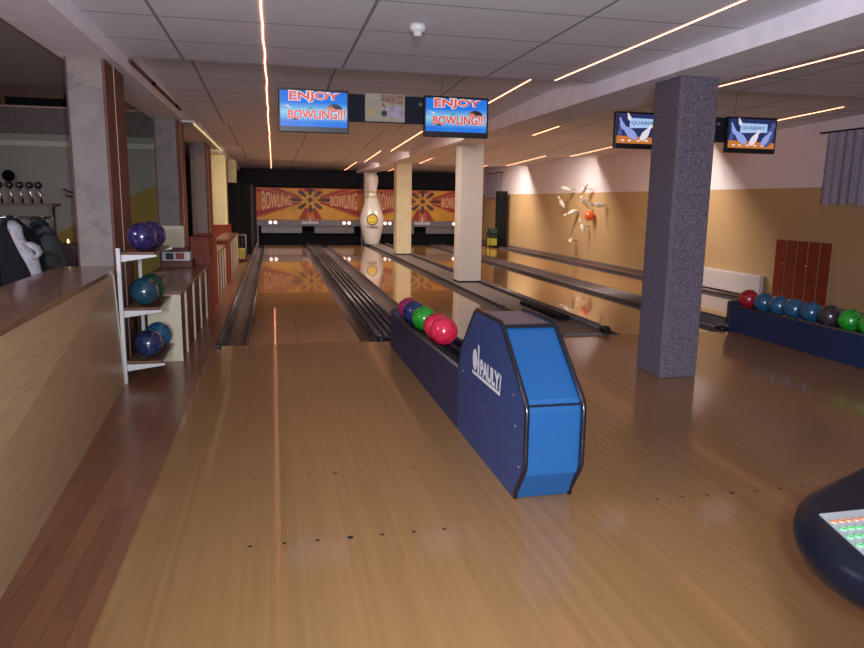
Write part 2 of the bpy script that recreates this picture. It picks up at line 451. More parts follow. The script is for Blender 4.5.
# outer bumper rails and the grey capping strip that carries the columns
r = thing('bumper_rail', 'grey bumper rail beside the dark parquet at the far left gutter', 'rail', (-.5, FL, 0), 'bumper rails')
rail('rail', -.545, .022, .0215, FL - .13, 22.6, r); rail('inner_rail', -.285, .016, .013, FL - .12, 22.4, lane1); bx('rail_block', 'capgrey', r, -.5545, -.512, FL + .01, 22.5, -.1, -.002)
r = thing('bumper_rail', 'thick dark bumper rail ending right behind the blue return hood, right of the columns', 'rail', (3.52, 7.1, 0), 'bumper rails')
bm = BM(); tube(bm, [(3.55, 7.07, .040), (3.55, 22.6, .045)], .040, 12); rr = obj('rail', bm, 'steel', r)
bm = BM(); tube(bm, [(3.55, 6.95, .045), (3.55, 6.96, .045), (3.55, 7.07, .045)], [.035, .044, .044], 12); obj('end_cap', bm, 'rubber', rr)
bm = BM(); box(bm, 3.30, 3.46, 7.75, 9.1, .022, .075, bev=.01); obj('rail_cover', bm, 'blackmat', r)
r = thing('bumper_rail', 'slim grey bumper rail along the foot of the yellow wall', 'rail', (7.07, FL, 0), 'bumper rails')
rail('rail', 7.035, .02, .028, FL + .1, 21.4, r); bx('rail_block', 'capgrey', r, 7.001, 7.03, FL + .01, 21.4, -.1, .0)
bm = BM(); box(bm, 3.032, 3.468, FL + .01, 25.0, -.12, .02); box(bm, 2.995, 3.06, 9.0, 22.6, .02, .035)
tag(obj('column_capping', bm, 'capgrey', origin=(3.25, FL, 0)), 'flat grey capping strip on the floor that the plaster columns stand on', 'capping strip')

# ------------------------------------------------------------------ LED strips, one per ceiling section
def led_strip(x, y0, y1, label, w=.0042, wob=0.):
    n = 2 if not wob else 40
    bm = BM(); pts = []
    for i in range(n):
        t = i / (n - 1); y = y0 + (y1 - y0) * t
        pts.append((x + wob * math.sin(y * 5.1) * math.sin(y * 1.7 + 1), y, ceil_z(y + (1e-4 if i == 0 else -1e-4 if i == n - 1 else 0)) - .008))
    for (xa, ya, za), (xb, yb, zb) in zip(pts, pts[1:]):
        A = [bm.verts.new(q) for q in ((xa - w, ya, za + .009), (xa + w, ya, za + .009), (xa + w, ya, za + .004), (xa - w, ya, za + .004))]
        B = [bm.verts.new(q) for q in ((xb - w, yb, zb + .009), (xb + w, yb, zb + .009), (xb + w, yb, zb + .004), (xb - w, yb, zb + .004))]
        for k in range(4): bm.faces.new((A[k], A[(k + 1) % 4], B[(k + 1) % 4], B[k]))
        bm.faces.new(A); bm.faces.new(B[::-1])
    return tag(obj('led_strip', bm, 'led', origin=(x, y0, ceil_z(y0 + .01))), label, 'ceiling light', 'LED strips in the ceiling')
secs = [(.5, STEPS[0] - .03)] + [(a + .02, b - .03) for a, b in zip(STEPS, STEPS[1:])]
ordn = ['nearest', 'second', 'third', 'fourth', 'farthest']
for i, (a, b) in enumerate(secs):
    led_strip(-.042, a, b, ordn[i] + ' length of the wavy glowing light line straight above the left lane', wob=.006)
for i, (a, b) in enumerate(secs):
    led_strip(2.55, max(a, .5), b, ordn[i] + ' length of the straight light line just left of the right ceiling beam')
for i, (a, b) in enumerate(secs):
    led_strip(4.14, 10.0 if i == 1 else max(a, .5), b, ordn[i] + ' length of the light line just right of the right ceiling beam')
for i, (a, b) in enumerate(secs[1:]):
    led_strip(6.77, 7.5 if i == 0 else a, b - .05, ordn[i + 1] + ' length of the light line nearest the yellow wall')

# tube lamp and track along the left beam
r = thing('strip_lamp', 'yellowish fluorescent strip lamp on the left beam, before the cream wall piers', 'lamp', (-.98, 9.7, 2.4), 'strip lamps')
bx('lamp_housing', 'white', r, -1.124, -.955, 9.7, 14.9, 2.362, 2.385)
bm = BM(); tube(bm, [(-.975, 9.75, 2.348), (-.975, 14.85, 2.348)], .011, 10); obj('tube', bm, 'tube', r)
r = thing('wiring_duct', 'thin dark cable duct with two small fittings along the top of the left beam', 'cable duct', (-1.1, 6.4, 2.5))
bm = BM(); box(bm, -1.124, -1.10, 6.35, 9.6, 2.485, 2.51); obj('duct', bm, 'brownwood', r)
for y in (7.35, 9.0):
    bm = BM(); sphere(bm, (-1.085, y, 2.472), .02, seg=10, rings=6); obj('fitting', bm, 'blackmat', r)
bm = BM(); lathe(bm, [(0, 0), (.052, 0), (.055, -.02), (.048, -.038), (.03, -.042), (.028, -.062), (.018, -.07), (0, -.07)], (.93, 4.66, ZN - .001), 20)
tag(obj('smoke_detector', bm, 'white', origin=(.93, 4.66, ZN)), 'small round white smoke detector on the ceiling tiles', 'smoke detector')

# ------------------------------------------------------------------ columns
def stone_column(y0, y1, xl, xr, z0, label, seam=True):
    r = thing('stone_column', label, 'column', ((xl + xr) / 2, (y0 + y1) / 2, z0), 'sandstone columns along the bar')
    bx('core', 'stone', r, xl + .012, xr - .02, y0, y1, z0, 2.404)
    bx('wood_side', 'brownwood', r, xr - .02, xr, y0 + .004, y1, z0, 2.404)
    bx('edge_trim', 'darkred', r, xl, xl + .012, y0 - .004, y1, z0, 2.404)
    bx('pale_seam', 'seam', r, xr, xr + .004, y0 + .30, y0 + .315, z0, 2.404)
stone_column(5.81, 6.50, -1.465, -1.195, 0, 'sandstone tile column with red wooden side at the end of the bar counter')
stone_column(9.80, 10.53, -1.475, -1.19, 0, 'sandstone tile column with wooden side, second from the camera, against the bar wall')
stone_column(13.55, 14.6, -1.455, -1.17, 0, 'sandstone tile column with wooden side, farthest of the three')
bm = BM(); box(bm, -1.39, -1.06, 17.0, 17.5, 0, 2.404, bev=.03)
tag(obj('wall_pier', bm, 'creamwall', origin=(-1.2, 17.2, 0)), 'wide cream plaster pier lit yellow by the strip lamp, red-brown cladding at its foot', 'pier', 'cream piers')
bx('cladding', 'redwood', COL.objects['wall_pier'], -1.42, -1.0, 16.9, 17.6, 0, .82)
bm = BM(); box(bm, -1.16, -.93, 19.2, 19.6, 0, 2.404, bev=.03)
tag(obj('wall_pier', bm, 'creamwall', origin=(-1.05, 19.4, 0)), 'narrow-looking cream pier farther back beside the black side panel', 'pier', 'cream piers')

bm = BM(); box(bm, 3.062, 3.395, 5.035, 5.42, 0, 2.387, bev=.012)
cc = obj('carpeted_column', bm, 'carpetcol', origin=(3.2, 5.2, 0)); tag(cc, 'square column wrapped in speckled grey-purple carpet, standing on the approach', 'column')
bm = BM(); box(bm, 3.076, 3.084, 5.028, 5.036, 0, 2.386); obj('corner_seam', bm, 'capgrey', cc)
def plaster_column(y0, y1, label, m='coltex', dx=.045):
    bm = BM(); box(bm, 3.085 + dx, 3.487 + dx, y0, y1, .021, 2.387, bev=.01)
    o = obj('plaster_column', bm, m, origin=(3.28, (y0 + y1) / 2, .02)); tag(o, label, 'column', 'plaster columns on the capping strip')
    bx('base_trim', 'blackmat', o, 3.083 + dx, 3.489 + dx, y0 - .003, y1 + .003, .0205, .05)
plaster_column(11.78, 12.15, 'rough white plaster column, nearest of the plaster row, just behind the hood')
plaster_column(18.25, 18.65, 'cream yellow plaster column right of the giant bowling pin', 'creamwall')
plaster_column(24.45, 24.85, 'plaster column at the lane end, half hidden behind the giant bowling pin', dx=0)

# ------------------------------------------------------------------ giant pin
r = thing('giant_bowling_pin', 'giant white bowling pin with yellow emblem standing at the lane end', 'bowling pin', (3.13, 23.0, .02))
PP = [(0, 0), (.20, .0), (.235, .03), (.30, .25), (.365, .55), (.385, .72), (.37, .92), (.315, 1.12), (.245, 1.33), (.190, 1.50), (.163, 1.62), (.163, 1.74), (.19, 1.90), (.213, 2.02), (.208, 2.13), (.17, 2.22), (.095, 2.272), (0, 2.285)]
def smooth_prof(P, n=3):
    out = []
    for i in range(len(P) - 1):
        p0, p1, p2, p3 = P[max(i - 1, 0)], P[i], P[i + 1], P[min(i + 2, len(P) - 1)]
        for k in range(n):
            t = k / n
            out.append(tuple(.5 * (2 * p1[j] + (p2[j] - p0[j]) * t + (2 * p0[j] - 5 * p1[j] + 4 * p2[j] - p3[j]) * t * t + (3 * p1[j] - p0[j] - 3 * p2[j] + p3[j]) * t ** 3) for j in (0, 1)))
    out.append(P[-1]); out = [(max(a, 0), b) for a, b in out]; out[0] = P[0]
    return out
def pin_r(z):
    for (a, h), (b, k) in zip(PP[1:], PP[2:]):
        if h <= z <= k: return a + (b - a) * (z - h) / (k - h)
    return .1
bm = BM(); lathe(bm, smooth_prof(PP), (3.13, 23.0, .02), 40); obj('pin_body', bm, 'pinwhite', r)
for z in (1.50, 1.66):
    bm = BM(); lathe(bm, [(pin_r(z) + .004, z), (pin_r(z) + .010, z + .004), (pin_r(z + .045) + .010, z + .041), (pin_r(z + .045) + .004, z + .045)], (3.13, 23.0, .02), 40); obj('neck_band', bm, 'gold', r)
def on_pin(u, v, off):   # u metres sideways as angle, v height; faces the approach
    a = math.atan2(-23.0, -3.13) ; rr = pin_r(v) + off
    th = a + u / max(rr, .1)
    return (3.13 + rr * math.cos(th), 23.0 + rr * math.sin(th), .02 + v)
bm = BM()
def disc(bm, u0, v0, R, off, mi, n=32):
    c = bm.verts.new(on_pin(u0, v0, off)); ring = [bm.verts.new(on_pin(u0 + R * math.cos(2 * PI * k / n), v0 + R * math.sin(2 * PI * k / n), off)) for k in range(n)]
    for k in range(n): bm.faces.new((c, ring[k], ring[(k + 1) % n])).material_index = mi
disc(bm, .02, .80, .185, .022, 0); disc(bm, .02, .80, .150, .026, 1)
for du, dv in ((-.05, .05), (.06, .055)): disc(bm, .02 + du, .80 + dv, .018, .030, 0, 10)
for k in range(7):
    a = PI * (1.15 + .7 * k / 6); disc(bm, .02 + .095 * math.cos(a), .80 + .09 * math.sin(a), .014, .030, 0, 8)
obj('emblem', bm, ['ink', 'emblem'], r, smooth='keep')
bm = BM(); text(bm, 'STRIKE', lambda u, v, w: on_pin(-.17 + .38 * u, .525 + .065 * v, .022), 0, .03); obj('lettering', bm, 'ink', r, smooth='keep')

# ------------------------------------------------------------------ masks over the pinsetters
def mask(xc, lamps, label):
    y = 25.0; z0, H, W = .725, 1.09, 1.84
    r = thing('pinsetter_mask', label, 'lane mask', (xc, y, 0), 'pinsetter masks')
    bm = BM(); box(bm, xc - W, xc + W, y, y + .05, z0, z0 + H, 0)
    cx, cz = 0, .69
    lay = [0]
    def P(pts, mi):
        lay[0] += .0012
        poly(bm, [(xc + a, y - .002 - lay[0], z0 + b) for a, b in pts], mi)
    for s in (-1, 1):
        P([(cx, cz), (s * 1.84, .02), (s * .42, .02)], 1)
        P([(cx, cz), (s * 1.84, .30), (s * 1.84, .10)], 2)
        P([(cx, cz), (s * .42, .02), (s * .16, .02)], 2)
        P([(cx, cz), (s * 1.84, 1.07), (s * 1.84, .95)], 2)
        P([(cx, cz), (s * 1.0, 1.07), (s * .42, 1.07)], 1)
        P([(cx, cz), (s * 1.45, 1.07), (s * 1.1, 1.07)], 2)
    P([(cx, cz), (-.2, 1.08), (.2, 1.08)], 2)
    n = 20
    P([(cx + .34 * math.cos(2 * PI * k / n), cz + .30 * math.sin(2 * PI * k / n)) for k in range(n)], 1)
    for k in range(8):
        a = PI / 4 * k + PI / 2; c, s = math.cos(a), math.sin(a)
        L = 1.25 if k % 4 == 2 else 1.
        q = [(.20, .035), (.30, .055), (.40, .075), (.50, .07), (.55, .03), (.55, -.03), (.50, -.07), (.40, -.075), (.30, -.055), (.20, -.035)]
        P([(cx + (L * p * c - w * s) * 1.0, cz + (L * p * s + w * c) * .78) for p, w in q], 3)
    P([(cx + .09 * math.cos(2 * PI * k / 12), cz + .08 * math.sin(2 * PI * k / 12)) for k in range(12)], 3)
    yy = y - .002 - lay[0] - .002
    # the word grows away from the starburst on either side
    text(bm, 'BOWLING', lambda u, v, w: (xc - 1.62 + .98 * u, yy, z0 + .66 + (v - .5) * (.66 - .34 * u)), 4)
    text(bm, 'BOWLING', lambda u, v, w: (xc + .70 + .92 * u, yy, z0 + .66 + (v - .5) * (.32 + .30 * u)), 4)
    obj('mask_panel', bm, ['mask_or', 'mask_ye', 'mask_re', 'mask_dk', 'mask_wh'], r, smooth='keep')
    bx('lower_rail', 'greybar', r, xc - W, xc + W, y - .06, y + .05, .52, .723)
    for x in lamps:
        bm = BM(); lathe(bm, [(.055, 0), (.05, .03), (.03, .045), (0, .05)], (x, y - .062, .635), 16, axis=(0, -1, 0)); obj('lamp', bm, 'lampw', r)
    for a, b in ((-1.68, -.30), (.14, 1.52)):
        bx('sweep_bar', 'sweep', r, xc + a, xc + b, y + .02, y + .08, .27, .515)
    bm = BM(); box(bm, xc - .30, xc + .26, y - .075, y - .062, .60, .68, 0)
    lathe(bm, [(.0, 0), (.03, .0), (.045, .06), (.02, .12), (.028, .17), (0, .19)], (xc - .02, y - .07, .68), 10)
    text(bm, 'PAULY', lambda u, v, w: (xc - .26 + .48 * u, y - .0765, .615 + .05 * v), 1)
    obj('logo_plate', bm, ['logo', 'greybar'], r)
    for x in (xc - W + .04, xc + W - .04): bx('support_post', 'greybar', r, x - .03, x + .03, y + .05, y + .12, -.155, .72)
    return r
mask(1.25, (-.12, .05, 2.41, 2.585), 'orange BOWLING starburst mask over the two left lanes')
mask(5.24, (3.87, 4.045, 6.40, 6.57), 'orange BOWLING starburst mask seen between the plaster columns')
r = thing('pinsetter_machine', 'dark pinsetter housing in shadow under the left orange mask', 'pinsetter', (1.25, 25.5, 0), 'pinsetters')
bx('housing', 'blackmat', r, -.5, 3.0, 25.35, 25.85, -.155, 1.9); bx('pit_cushion', 'blackmat', r, -.45, 2.95, 25.2, 25.34, -.155, .30)
c = copy_tree(r); c.location = (5.24, 25.5, 0); c['label'] = 'dark pinsetter housing in shadow under the right orange mask'
# black side panel at the far left and its speaker counterpart at the far right
r = thing('black_partition', 'tall black partition panel left of the orange mask', 'partition', (-.95, 21.9, 0))
bx('front_board', 'blackmat', r, -1.12, -.575, 18.8, 18.88, .0, 1.82, bev=.01); bx('side_board', 'blackmat', r, -.60, -.575, 18.881, 25.9, 0, 1.82)
r = thing('loudspeaker_stack', 'tall black loudspeaker stack against the yellow wall at the far end', 'loudspeaker', (7.235, 21.8, 0))
for z0, z1 in ((0.001, .88), (.885, 1.785)):
    bm = BM(); box(bm, 7.03, 7.33, 21.7, 22.0, z0, z1, bev=.015); cab = obj('cabinet', bm, 'blackmat', r)
    for zz, rr in ((.28, .11), (.68, .10)):
        bm = BM(); lathe(bm, [(rr, 0), (rr * .95, .012), (rr * .8, .0), (rr * .3, -.0), (rr * .25, .012), (0, .018)], (7.18, 21.699, z0 + zz), 20, axis=(0, -1, 0)); obj('cone', bm, 'blackmat', cab)
def trolley(x0, x1, y0, y1, label, lower, upper, h=.42):
    r = thing('wire_trolley', label, 'trolley', ((x0 + x1) / 2, (y0 + y1) / 2, 0), 'wire trolleys')
    bm = BM()
    for x in (x0, x1):
        tube(bm, [(x, y0, .005), (x, y0, h), (x, y1, h), (x, y1, .005)], .012, 8)
    for z in (.06, h):
        for y in (y0, y1): tube(bm, [(x0, y, z), (x1, y, z)], .010, 8)
    for k in range(1, 5):
        x = x0 + (x1 - x0) * k / 5; tube(bm, [(x, y0, .06), (x, y0, h)], .004, 6)
    obj('wire_frame', bm, 'steel' if upper is None else 'blackmat', r)
    bx('lower_box', lower, r, x0 + .02, x1 - .02, y0 + .02, y1 - .02, .05, .29, bev=.01)
    if upper: bx('upper_box', upper, r, x0 + .02, x1 - .02, y0 + .02, y1 - .02, .31, h + .15, bev=.01)
trolley(-1.0, -.64, 16.5, 16.85, 'yellow box in an open wire frame at the end of the low slatted wall', 'yellowbox', None, .60)
trolley(6.72, 6.985, 21.5, 21.9, 'dark green and yellow crates beside the loudspeaker stack', 'yellowbox', 'greenbox', .45)

# ------------------------------------------------------------------ ball return with hood
XL, XR = 1.094, 1.388
r = thing('ball_return', 'blue PAULY ball return hood with long trough of coloured balls', 'ball return', (1.25, 4.0, 0))
prof = [(4.07, .002), (4.07, .39), (4.03, .52), (3.76, .785), (3.72, .806), (3.30, .806), (3.255, .788), (2.905, .505), (2.887, .46), (2.885, .20), (2.90, .165), (3.00, .03), (3.005, .002)]
def yz(p, q, t): return (t, p, q)
for xa, xb in ((XL, XL + .016), (XR - .016, XR)):
    bm = BM(); prism(bm, prof, yz, xa, xb); sp = obj('side_panel', bm, 'hood_side', r)
    bm = BM(); path = [((xa + xb) / 2, p, q + .004) for p, q in prof[1:]]
    tube(bm, path, .0125, 10); obj('edge_trim', bm, 'rubber', sp)
    if xa == XL:
        # crest: pin, ball and name over a bar, white on the panel that faces the walkway
        bm = BM(); X = XL - .0012
        def S(a, b): return (X, 3.765 - a, .44 + b)
        text(bm, 'PAULY', lambda u, v, w: S(.155 + .345 * u, .022 + v * .092), 0, .05)
        poly(bm, [S(0, 0), S(.51, 0), S(.525, .11), S(.505, .11), S(.495, .018), S(.0, .018)])
        pinp = [(.105, .02), (.135, .02), (.142, .08), (.130, .115), (.136, .145), (.135, .175), (.12, .188), (.105, .175), (.104, .145), (.11, .115), (.098, .08)]
        poly(bm, [S(a, b) for a, b in pinp])
        poly(bm, [S(.05 + .045 * math.cos(2 * PI * k / 20), .088 + .062 * math.sin(2 * PI * k / 20)) for k in range(20)])
        lg = obj('logo', bm, 'logo', sp, smooth='keep')
        for yy, zz in ((3.96, .40), (3.88, .70), (3.02, .36), (3.06, .50), (3.55, .30), (3.52, .285), (2.95, .18)):
            bm = BM(); lathe(bm, [(.006, 0), (.005, .003), (0, .0035)], (XL, yy, zz), 8, axis=(-1, 0, 0)); obj('screw', bm, 'chrome', sp)
xi0, xi1 = XL + .0165, XR - .0165
bm = BM(); prism(bm, [(2.935, .510), (2.925, .488), (3.262, .772), (3.285, .795)], yz, xi0, xi1); obj('upper_front', bm, 'hood_front', r)
bm = BM(); prism(bm, [(2.924, .483), (2.908, .455), (2.908, .152), (2.93, .152), (2.945, .47)], yz, xi0, xi1); obj('lower_front', bm, 'hood_front', r)
bm = BM(); prism(bm, [(2.920, .150), (3.005, .004), (3.02, .004), (2.94, .150)], yz, xi0, xi1); obj('kick_plate', bm, 'hood_front', r)
bm = BM(); box(bm, xi0, xi1, 2.912, 2.926, .481, .489); obj('front_joint', bm, 'rubber', r)
bx('top_panel', 'hood_top', r, xi0, xi1, 3.29, 3.74, .775, .797)
bm = BM(); box(bm, xi0, xi1, 3.258, 3.285, .786, .804); obj('top_edge', bm, 'rubber', r)
bx('hood_back', 'trough_in', r, xi0, xi1, 4.03, 4.05, .05, .36)
# trough: low long box with two ball rails
def trough(root, xa, xb, y0, y1, z0, z1, m_side):
    bm = BM(); prism(bm, [(y0, .002), (y1, .002), (y1, z1), (y0, z0)], yz, xa, xa + .02); obj('trough_side', bm, m_side, root)
    bm = BM(); prism(bm, [(y0, .002), (y1, .002), (y1, z1), (y0, z0)], yz, xb - .02, xb); obj('trough_side', bm, m_side, root)
    bm = BM(); box(bm, xa + .0205, xb - .0205, y1 - .02, y1, .002, z1 + .03); obj('trough_end', bm, m_side, root)
    bm = BM(); prism(bm, [(y0, z0 - .09), (y1 - .021, z1 - .09), (y1 - .021, z1 - .11), (y0, z0 - .11)], yz, xa + .0205, xb - .0205); obj('trough_floor', bm, 'trough_in', root)
    for x in (xa + .012, xb - .012):
        bm = BM(); tube(bm, [(x, y0 + .01, z0 + .006), (x, y1 - .01, z1 + .006)], .012, 8); obj('trough_trim', bm, 'steel', root)
    for x in ((xa + xb) / 2 - .06, (xa + xb) / 2 + .06):
        bm = BM(); tube(bm, [(x, y0 + .01, z0 - .032), (x, y1 - .03, z1 - .032)], .02, 10); obj('ball_rail', bm, 'rubber', root)
trough(r, XL, XR, 4.075, 6.68, .385, .305, 'trough')
bm = BM(); box(bm, XL + .01, XR - .01, 6.681, 6.74, .004, .36, bev=.02); obj('end_bumper', bm, 'trough_in', r)

r2 = thing('ball_return', 'dark blue ball trough on the right in front of the brown plank panel', 'ball return', (5.22, 5.5, 0))
trough(r2, 5.065, 5.375, 4.075, 6.96, .292, .285, 'trough')
for ch in list(r.children):           # its hood, the twin of the central one, stands just outside the picture
    if ch.name.split('.')[0] in ('side_panel', 'upper_front', 'lower_front', 'kick_plate', 'front_joint', 'top_panel', 'top_edge', 'hood_back'):
        c_ = ch.copy(); COL.objects.link(c_); c_.parent = r2; c_.location = (1.25 + 3.971 - 5.22, -1.5, 0)
        for g_ in ch.children:
            if g_.name.startswith('edge_trim'): d_ = g_.copy(); COL.objects.link(d_); d_.parent = c_
bm = BM(); box(bm, 5.055, 5.385, 6.961, 7.02, .075, .34, bev=.02); obj('end_bumper', bm, 'trough_in', r2)

# ------------------------------------------------------------------ balls
RB = .108
def make_ball(c, m, label, group, rot=(0, 0, 0)):
    bm = BM(); sphere(bm, (0, 0, 0), RB, seg=36, rings=20)
    o = obj('bowling_ball', bm, m, origin=(0, 0, 0))
    for dx, dz in ((-.014, .016), (.014, .016), (0, -.038)):
        d = Vector((dx, -.10, dz)).normalized(); rr = .011 if dz > 0 else .0135
        bm = BM(); lathe(bm, [(rr, RB - .0004), (rr * .9, RB + .0003), (0, RB - .0002)], (0, 0, 0), 12, axis=d)
        me = bpy.data.meshes.new('finger_hole'); bm.to_mesh(me); bm.free(); me.materials.append(M['ink'])
        h = bpy.data.objects.new('finger_hole', me); COL.objects.link(h); h.parent = o
    o.location = c; o.rotation_euler = rot
    return tag(o, label, 'bowling ball', group)
M['b_red'] = ball_mat('ball_red', (.62, .016, .05), (.82, .035, .09)); M['b_pink'] = ball_mat('ball_magenta', (.30, .02, .09), (.45, .03, .14))
M['b_green'] = ball_mat('ball_green', (.015, .24, .02), (.03, .38, .03)); M['b_navy'] = ball_mat('ball_navy', (.012, .022, .09), (.03, .05, .16))
M['b_teal'] = ball_mat('ball_teal', (.010, .045, .075), (.014, .065, .10)); M['b_blue'] = ball_mat('ball_blue', (.018, .08, .16), (.028, .115, .21))
M['b_purple'] = ball_mat('ball_purple', (.016, .010, .055), (.032, .022, .12)); M['b_dkgreen'] = ball_mat('ball_dark_green', (.008, .035, .018), (.02, .08, .04))
M['b_marble'] = ball_mat('ball_marbled', (.012, .014, .05), (.025, .05, .13), 14); M['b_grey'] = ball_mat('ball_grey', (.03, .025, .03), (.07, .055, .06))
M['b_red2'] = ball_mat('ball_crimson', (.30, .012, .02), (.42, .02, .03))
def zt(y): return .385 - .07 + .02 + .038 + (.305 - .385) * (y - 4.075) / 2.6 + .0895
for y, m, lab in ((5.11, 'b_red', 'bright red bowling ball nearest the hood, front of the central row'), (5.35, 'b_red', 'red bowling ball half hidden behind the front red one'),
                  (5.84, 'b_green', 'green bowling ball between red and navy in the central trough'), (6.27, 'b_navy', 'navy blue bowling ball behind the green one in the central trough'),
                  (6.545, 'b_pink', 'magenta bowling ball last at the far end of the central trough')):
    make_ball((1.25, y, zt(y)), m, lab, 'balls in the central trough', (random.uniform(-2, -1), random.uniform(-.5, .5), random.random() * 6))
for y, m, lab in ((6.86, 'b_red2', 'red bowling ball at the far end of the right trough'), (6.60, 'b_blue', 'blue bowling ball next to the red one in the right trough'),
                  (6.365, 'b_blue', 'blue bowling ball, second after the red one in the right trough'), (6.135, 'b_blue', 'blue bowling ball, third after the red one in the right trough'),
                  (5.905, 'b_blue', 'blue bowling ball beside the dark grey one in the right trough'), (5.66, 'b_grey', 'dark grey bowling ball between blue and green in the right trough'),
                  (5.41, 'b_green', 'green bowling ball beside the dark grey one in the right trough'), (5.17, 'b_green', 'green bowling ball cut by the right picture edge')):
    make_ball((5.22, y, .288 - .07 + .02 + .0895 + .045), m, lab, 'balls in the right trough', (random.uniform(-2, -1), 0, random.random() * 6))

# ------------------------------------------------------------------ left ball rack
r = thing('ball_rack', 'white metal ball rack with three wooden shelves at the counter end', 'ball rack', (-1.0, 5.9, 0))
bx('post', 'white', r, -1.145, -1.118, 5.56, 5.59, 0, 1.03); bx('post', 'white', r, -1.145, -1.118, 6.40, 6.43, 0, 1.0)
def SH(z): return -1.165, -.872
for z, xr in ((.165, -.865), (.58, -.87), (1.0, -.885)):
    bm = BM(); box(bm, -1.117, xr, 5.60, 6.42, z - .018, z, bev=.003); s_ = obj('shelf', bm, 'shelfwood', r)
    for y in (5.575, 6.405):
        bm = BM(); prism(bm, [(-1.116, z - .019), (xr + .02, z - .019), (xr + .02, z - .032), (-1.116, z - .072)], lambda p, q, t: (p, t, q), y, y + .02); obj('bracket', bm, 'white', s_)
for c, m, lab in (((-.985, 5.72, 1.108), 'b_purple', 'dark purple bowling ball at the front of the top rack shelf'), ((-.955, 5.98, 1.108), 'b_purple', 'purple bowling ball behind another on the top rack shelf'),
                  ((-.99, 5.72, .688), 'b_teal', 'dark teal bowling ball at the front of the middle rack shelf'), ((-.985, 6.05, .688), 'b_dkgreen', 'dark green bowling ball at the back of the middle rack shelf'),
                  ((-.985, 5.75, .273), 'b_marble', 'marbled dark blue bowling ball at the front of the bottom rack shelf'), ((-.965, 6.12, .273), 'b_blue', 'plain blue bowling ball at the back of the bottom rack shelf')):
    make_ball(c, m, lab, 'balls on the left rack', (-.6, .2, .9))

# ------------------------------------------------------------------ bar counter
def cx(y): return -.97 - .0541 * (y - 2.535)
r = thing('bar_counter', 'long bar counter with dark wooden top and pale laminate front', 'counter', (-1.2, 3.5, 0))
def tx(y): return -1.074 - .0338 * (y - 3.05)          # edge of the worktop; the front below it leans back a little
def slab(bm, y0, y1, f0, f1, z0, z1):
    """f0, f1: functions (y, top) giving the two side faces"""
    vs = [bm.verts.new((f(y, t), y, z)) for y in (y0, y1) for f in (f0, f1) for t, z in ((0, z0), (1, z1))]
    for q in ((0, 1, 3, 2), (4, 6, 7, 5), (0, 4, 5, 1), (2, 3, 7, 6), (0, 2, 6, 4), (1, 5, 7, 3)): bm.faces.new([vs[i] for i in q])
def front(off): return lambda y, t: (tx(y) - .008 if t else cx(y)) + off
def edge(off): return lambda y, t: tx(y) + off
bm = BM(); slab(bm, -.6, 5.52, front(-.02), front(0), 0, .847); obj('front_panel', bm, 'barfront', r)
bm = BM(); slab(bm, -.6, 5.80, edge(-.44), edge(0), .848, .877); obj('worktop', bm, 'bartop', r)
bm = BM(); slab(bm, -.6, 5.60, edge(-.42), edge(-.40), 0, .847); obj('back_panel', bm, 'barfront', r)
bm = BM(); slab(bm, 5.521, 5.545, front(-.3), front(.005), 0, .847); obj('end_strip', bm, 'cream', r)

# ------------------------------------------------------------------ low slatted wall and red-brown posts
def low_wall(y0, y1, z, nsl, label, end=False):
    r = thing('low_wall', label, 'low wall', (-.95, y0, 0), 'low slatted walls')
    bx('body', 'brownwood', r, -1.07, -.812, y0 + .012, y1, 0, z - .03)
    bx('top_board', 'shelfwood', r, -1.10, -.79, y0, y1, z - .03, z)
    bx('end_panel', 'cream', r, -1.075, -.80, y0 - .004, y0 + .011, 0, z - .031)
    st = (y1 - y0) / nsl
    for k in range(nsl):
        yy = y0 + st * (k + .55)
        bx('slat', 'cream', r, -.811, -.797, yy, yy + .085, .0, z - .032)
    return r
lw = low_wall(6.30, 8.90, .615, 4, 'low brown wall with four pale slats, directly behind the ball rack')
bx('back_shelf', 'shelfwood', lw, -1.30, -1.101, 8.0, 8.90, .585, .615)
low_wall(10.12, 12.28, .66, 4, 'low slatted wall between the two red-brown posts')
low_wall(12.92, 16.45, .66, 6, 'low slatted wall beyond the second red-brown post')
def red_post(y0, y1, zt_, label, xa=-1.0, xb=-.775):
    r = thing('wooden_post', label, 'post', (-.9, (y0 + y1) / 2, 0), 'red-brown posts')
    bx('post_body', 'redwood', r, xa, xb, y0, y1, 0, zt_ - .02, bev=.006); bx('post_cap', 'redwood', r, xa - .012, xb + .012, y0 - .012, y1 + .012, zt_ - .02, zt_)
    bm = BM(); sphere(bm, (xb + .008, y0 + .1, min(zt_ - .06, .66)), .014, seg=10, rings=6); obj('knob', bm, 'chrome', r)
red_post(8.92, 10.1, .94, 'broad red-brown wooden post nearest the ball rack')
red_post(12.30, 12.90, .70, 'short red-brown wooden post farther along, level with the slatted walls', -.95, -.77)
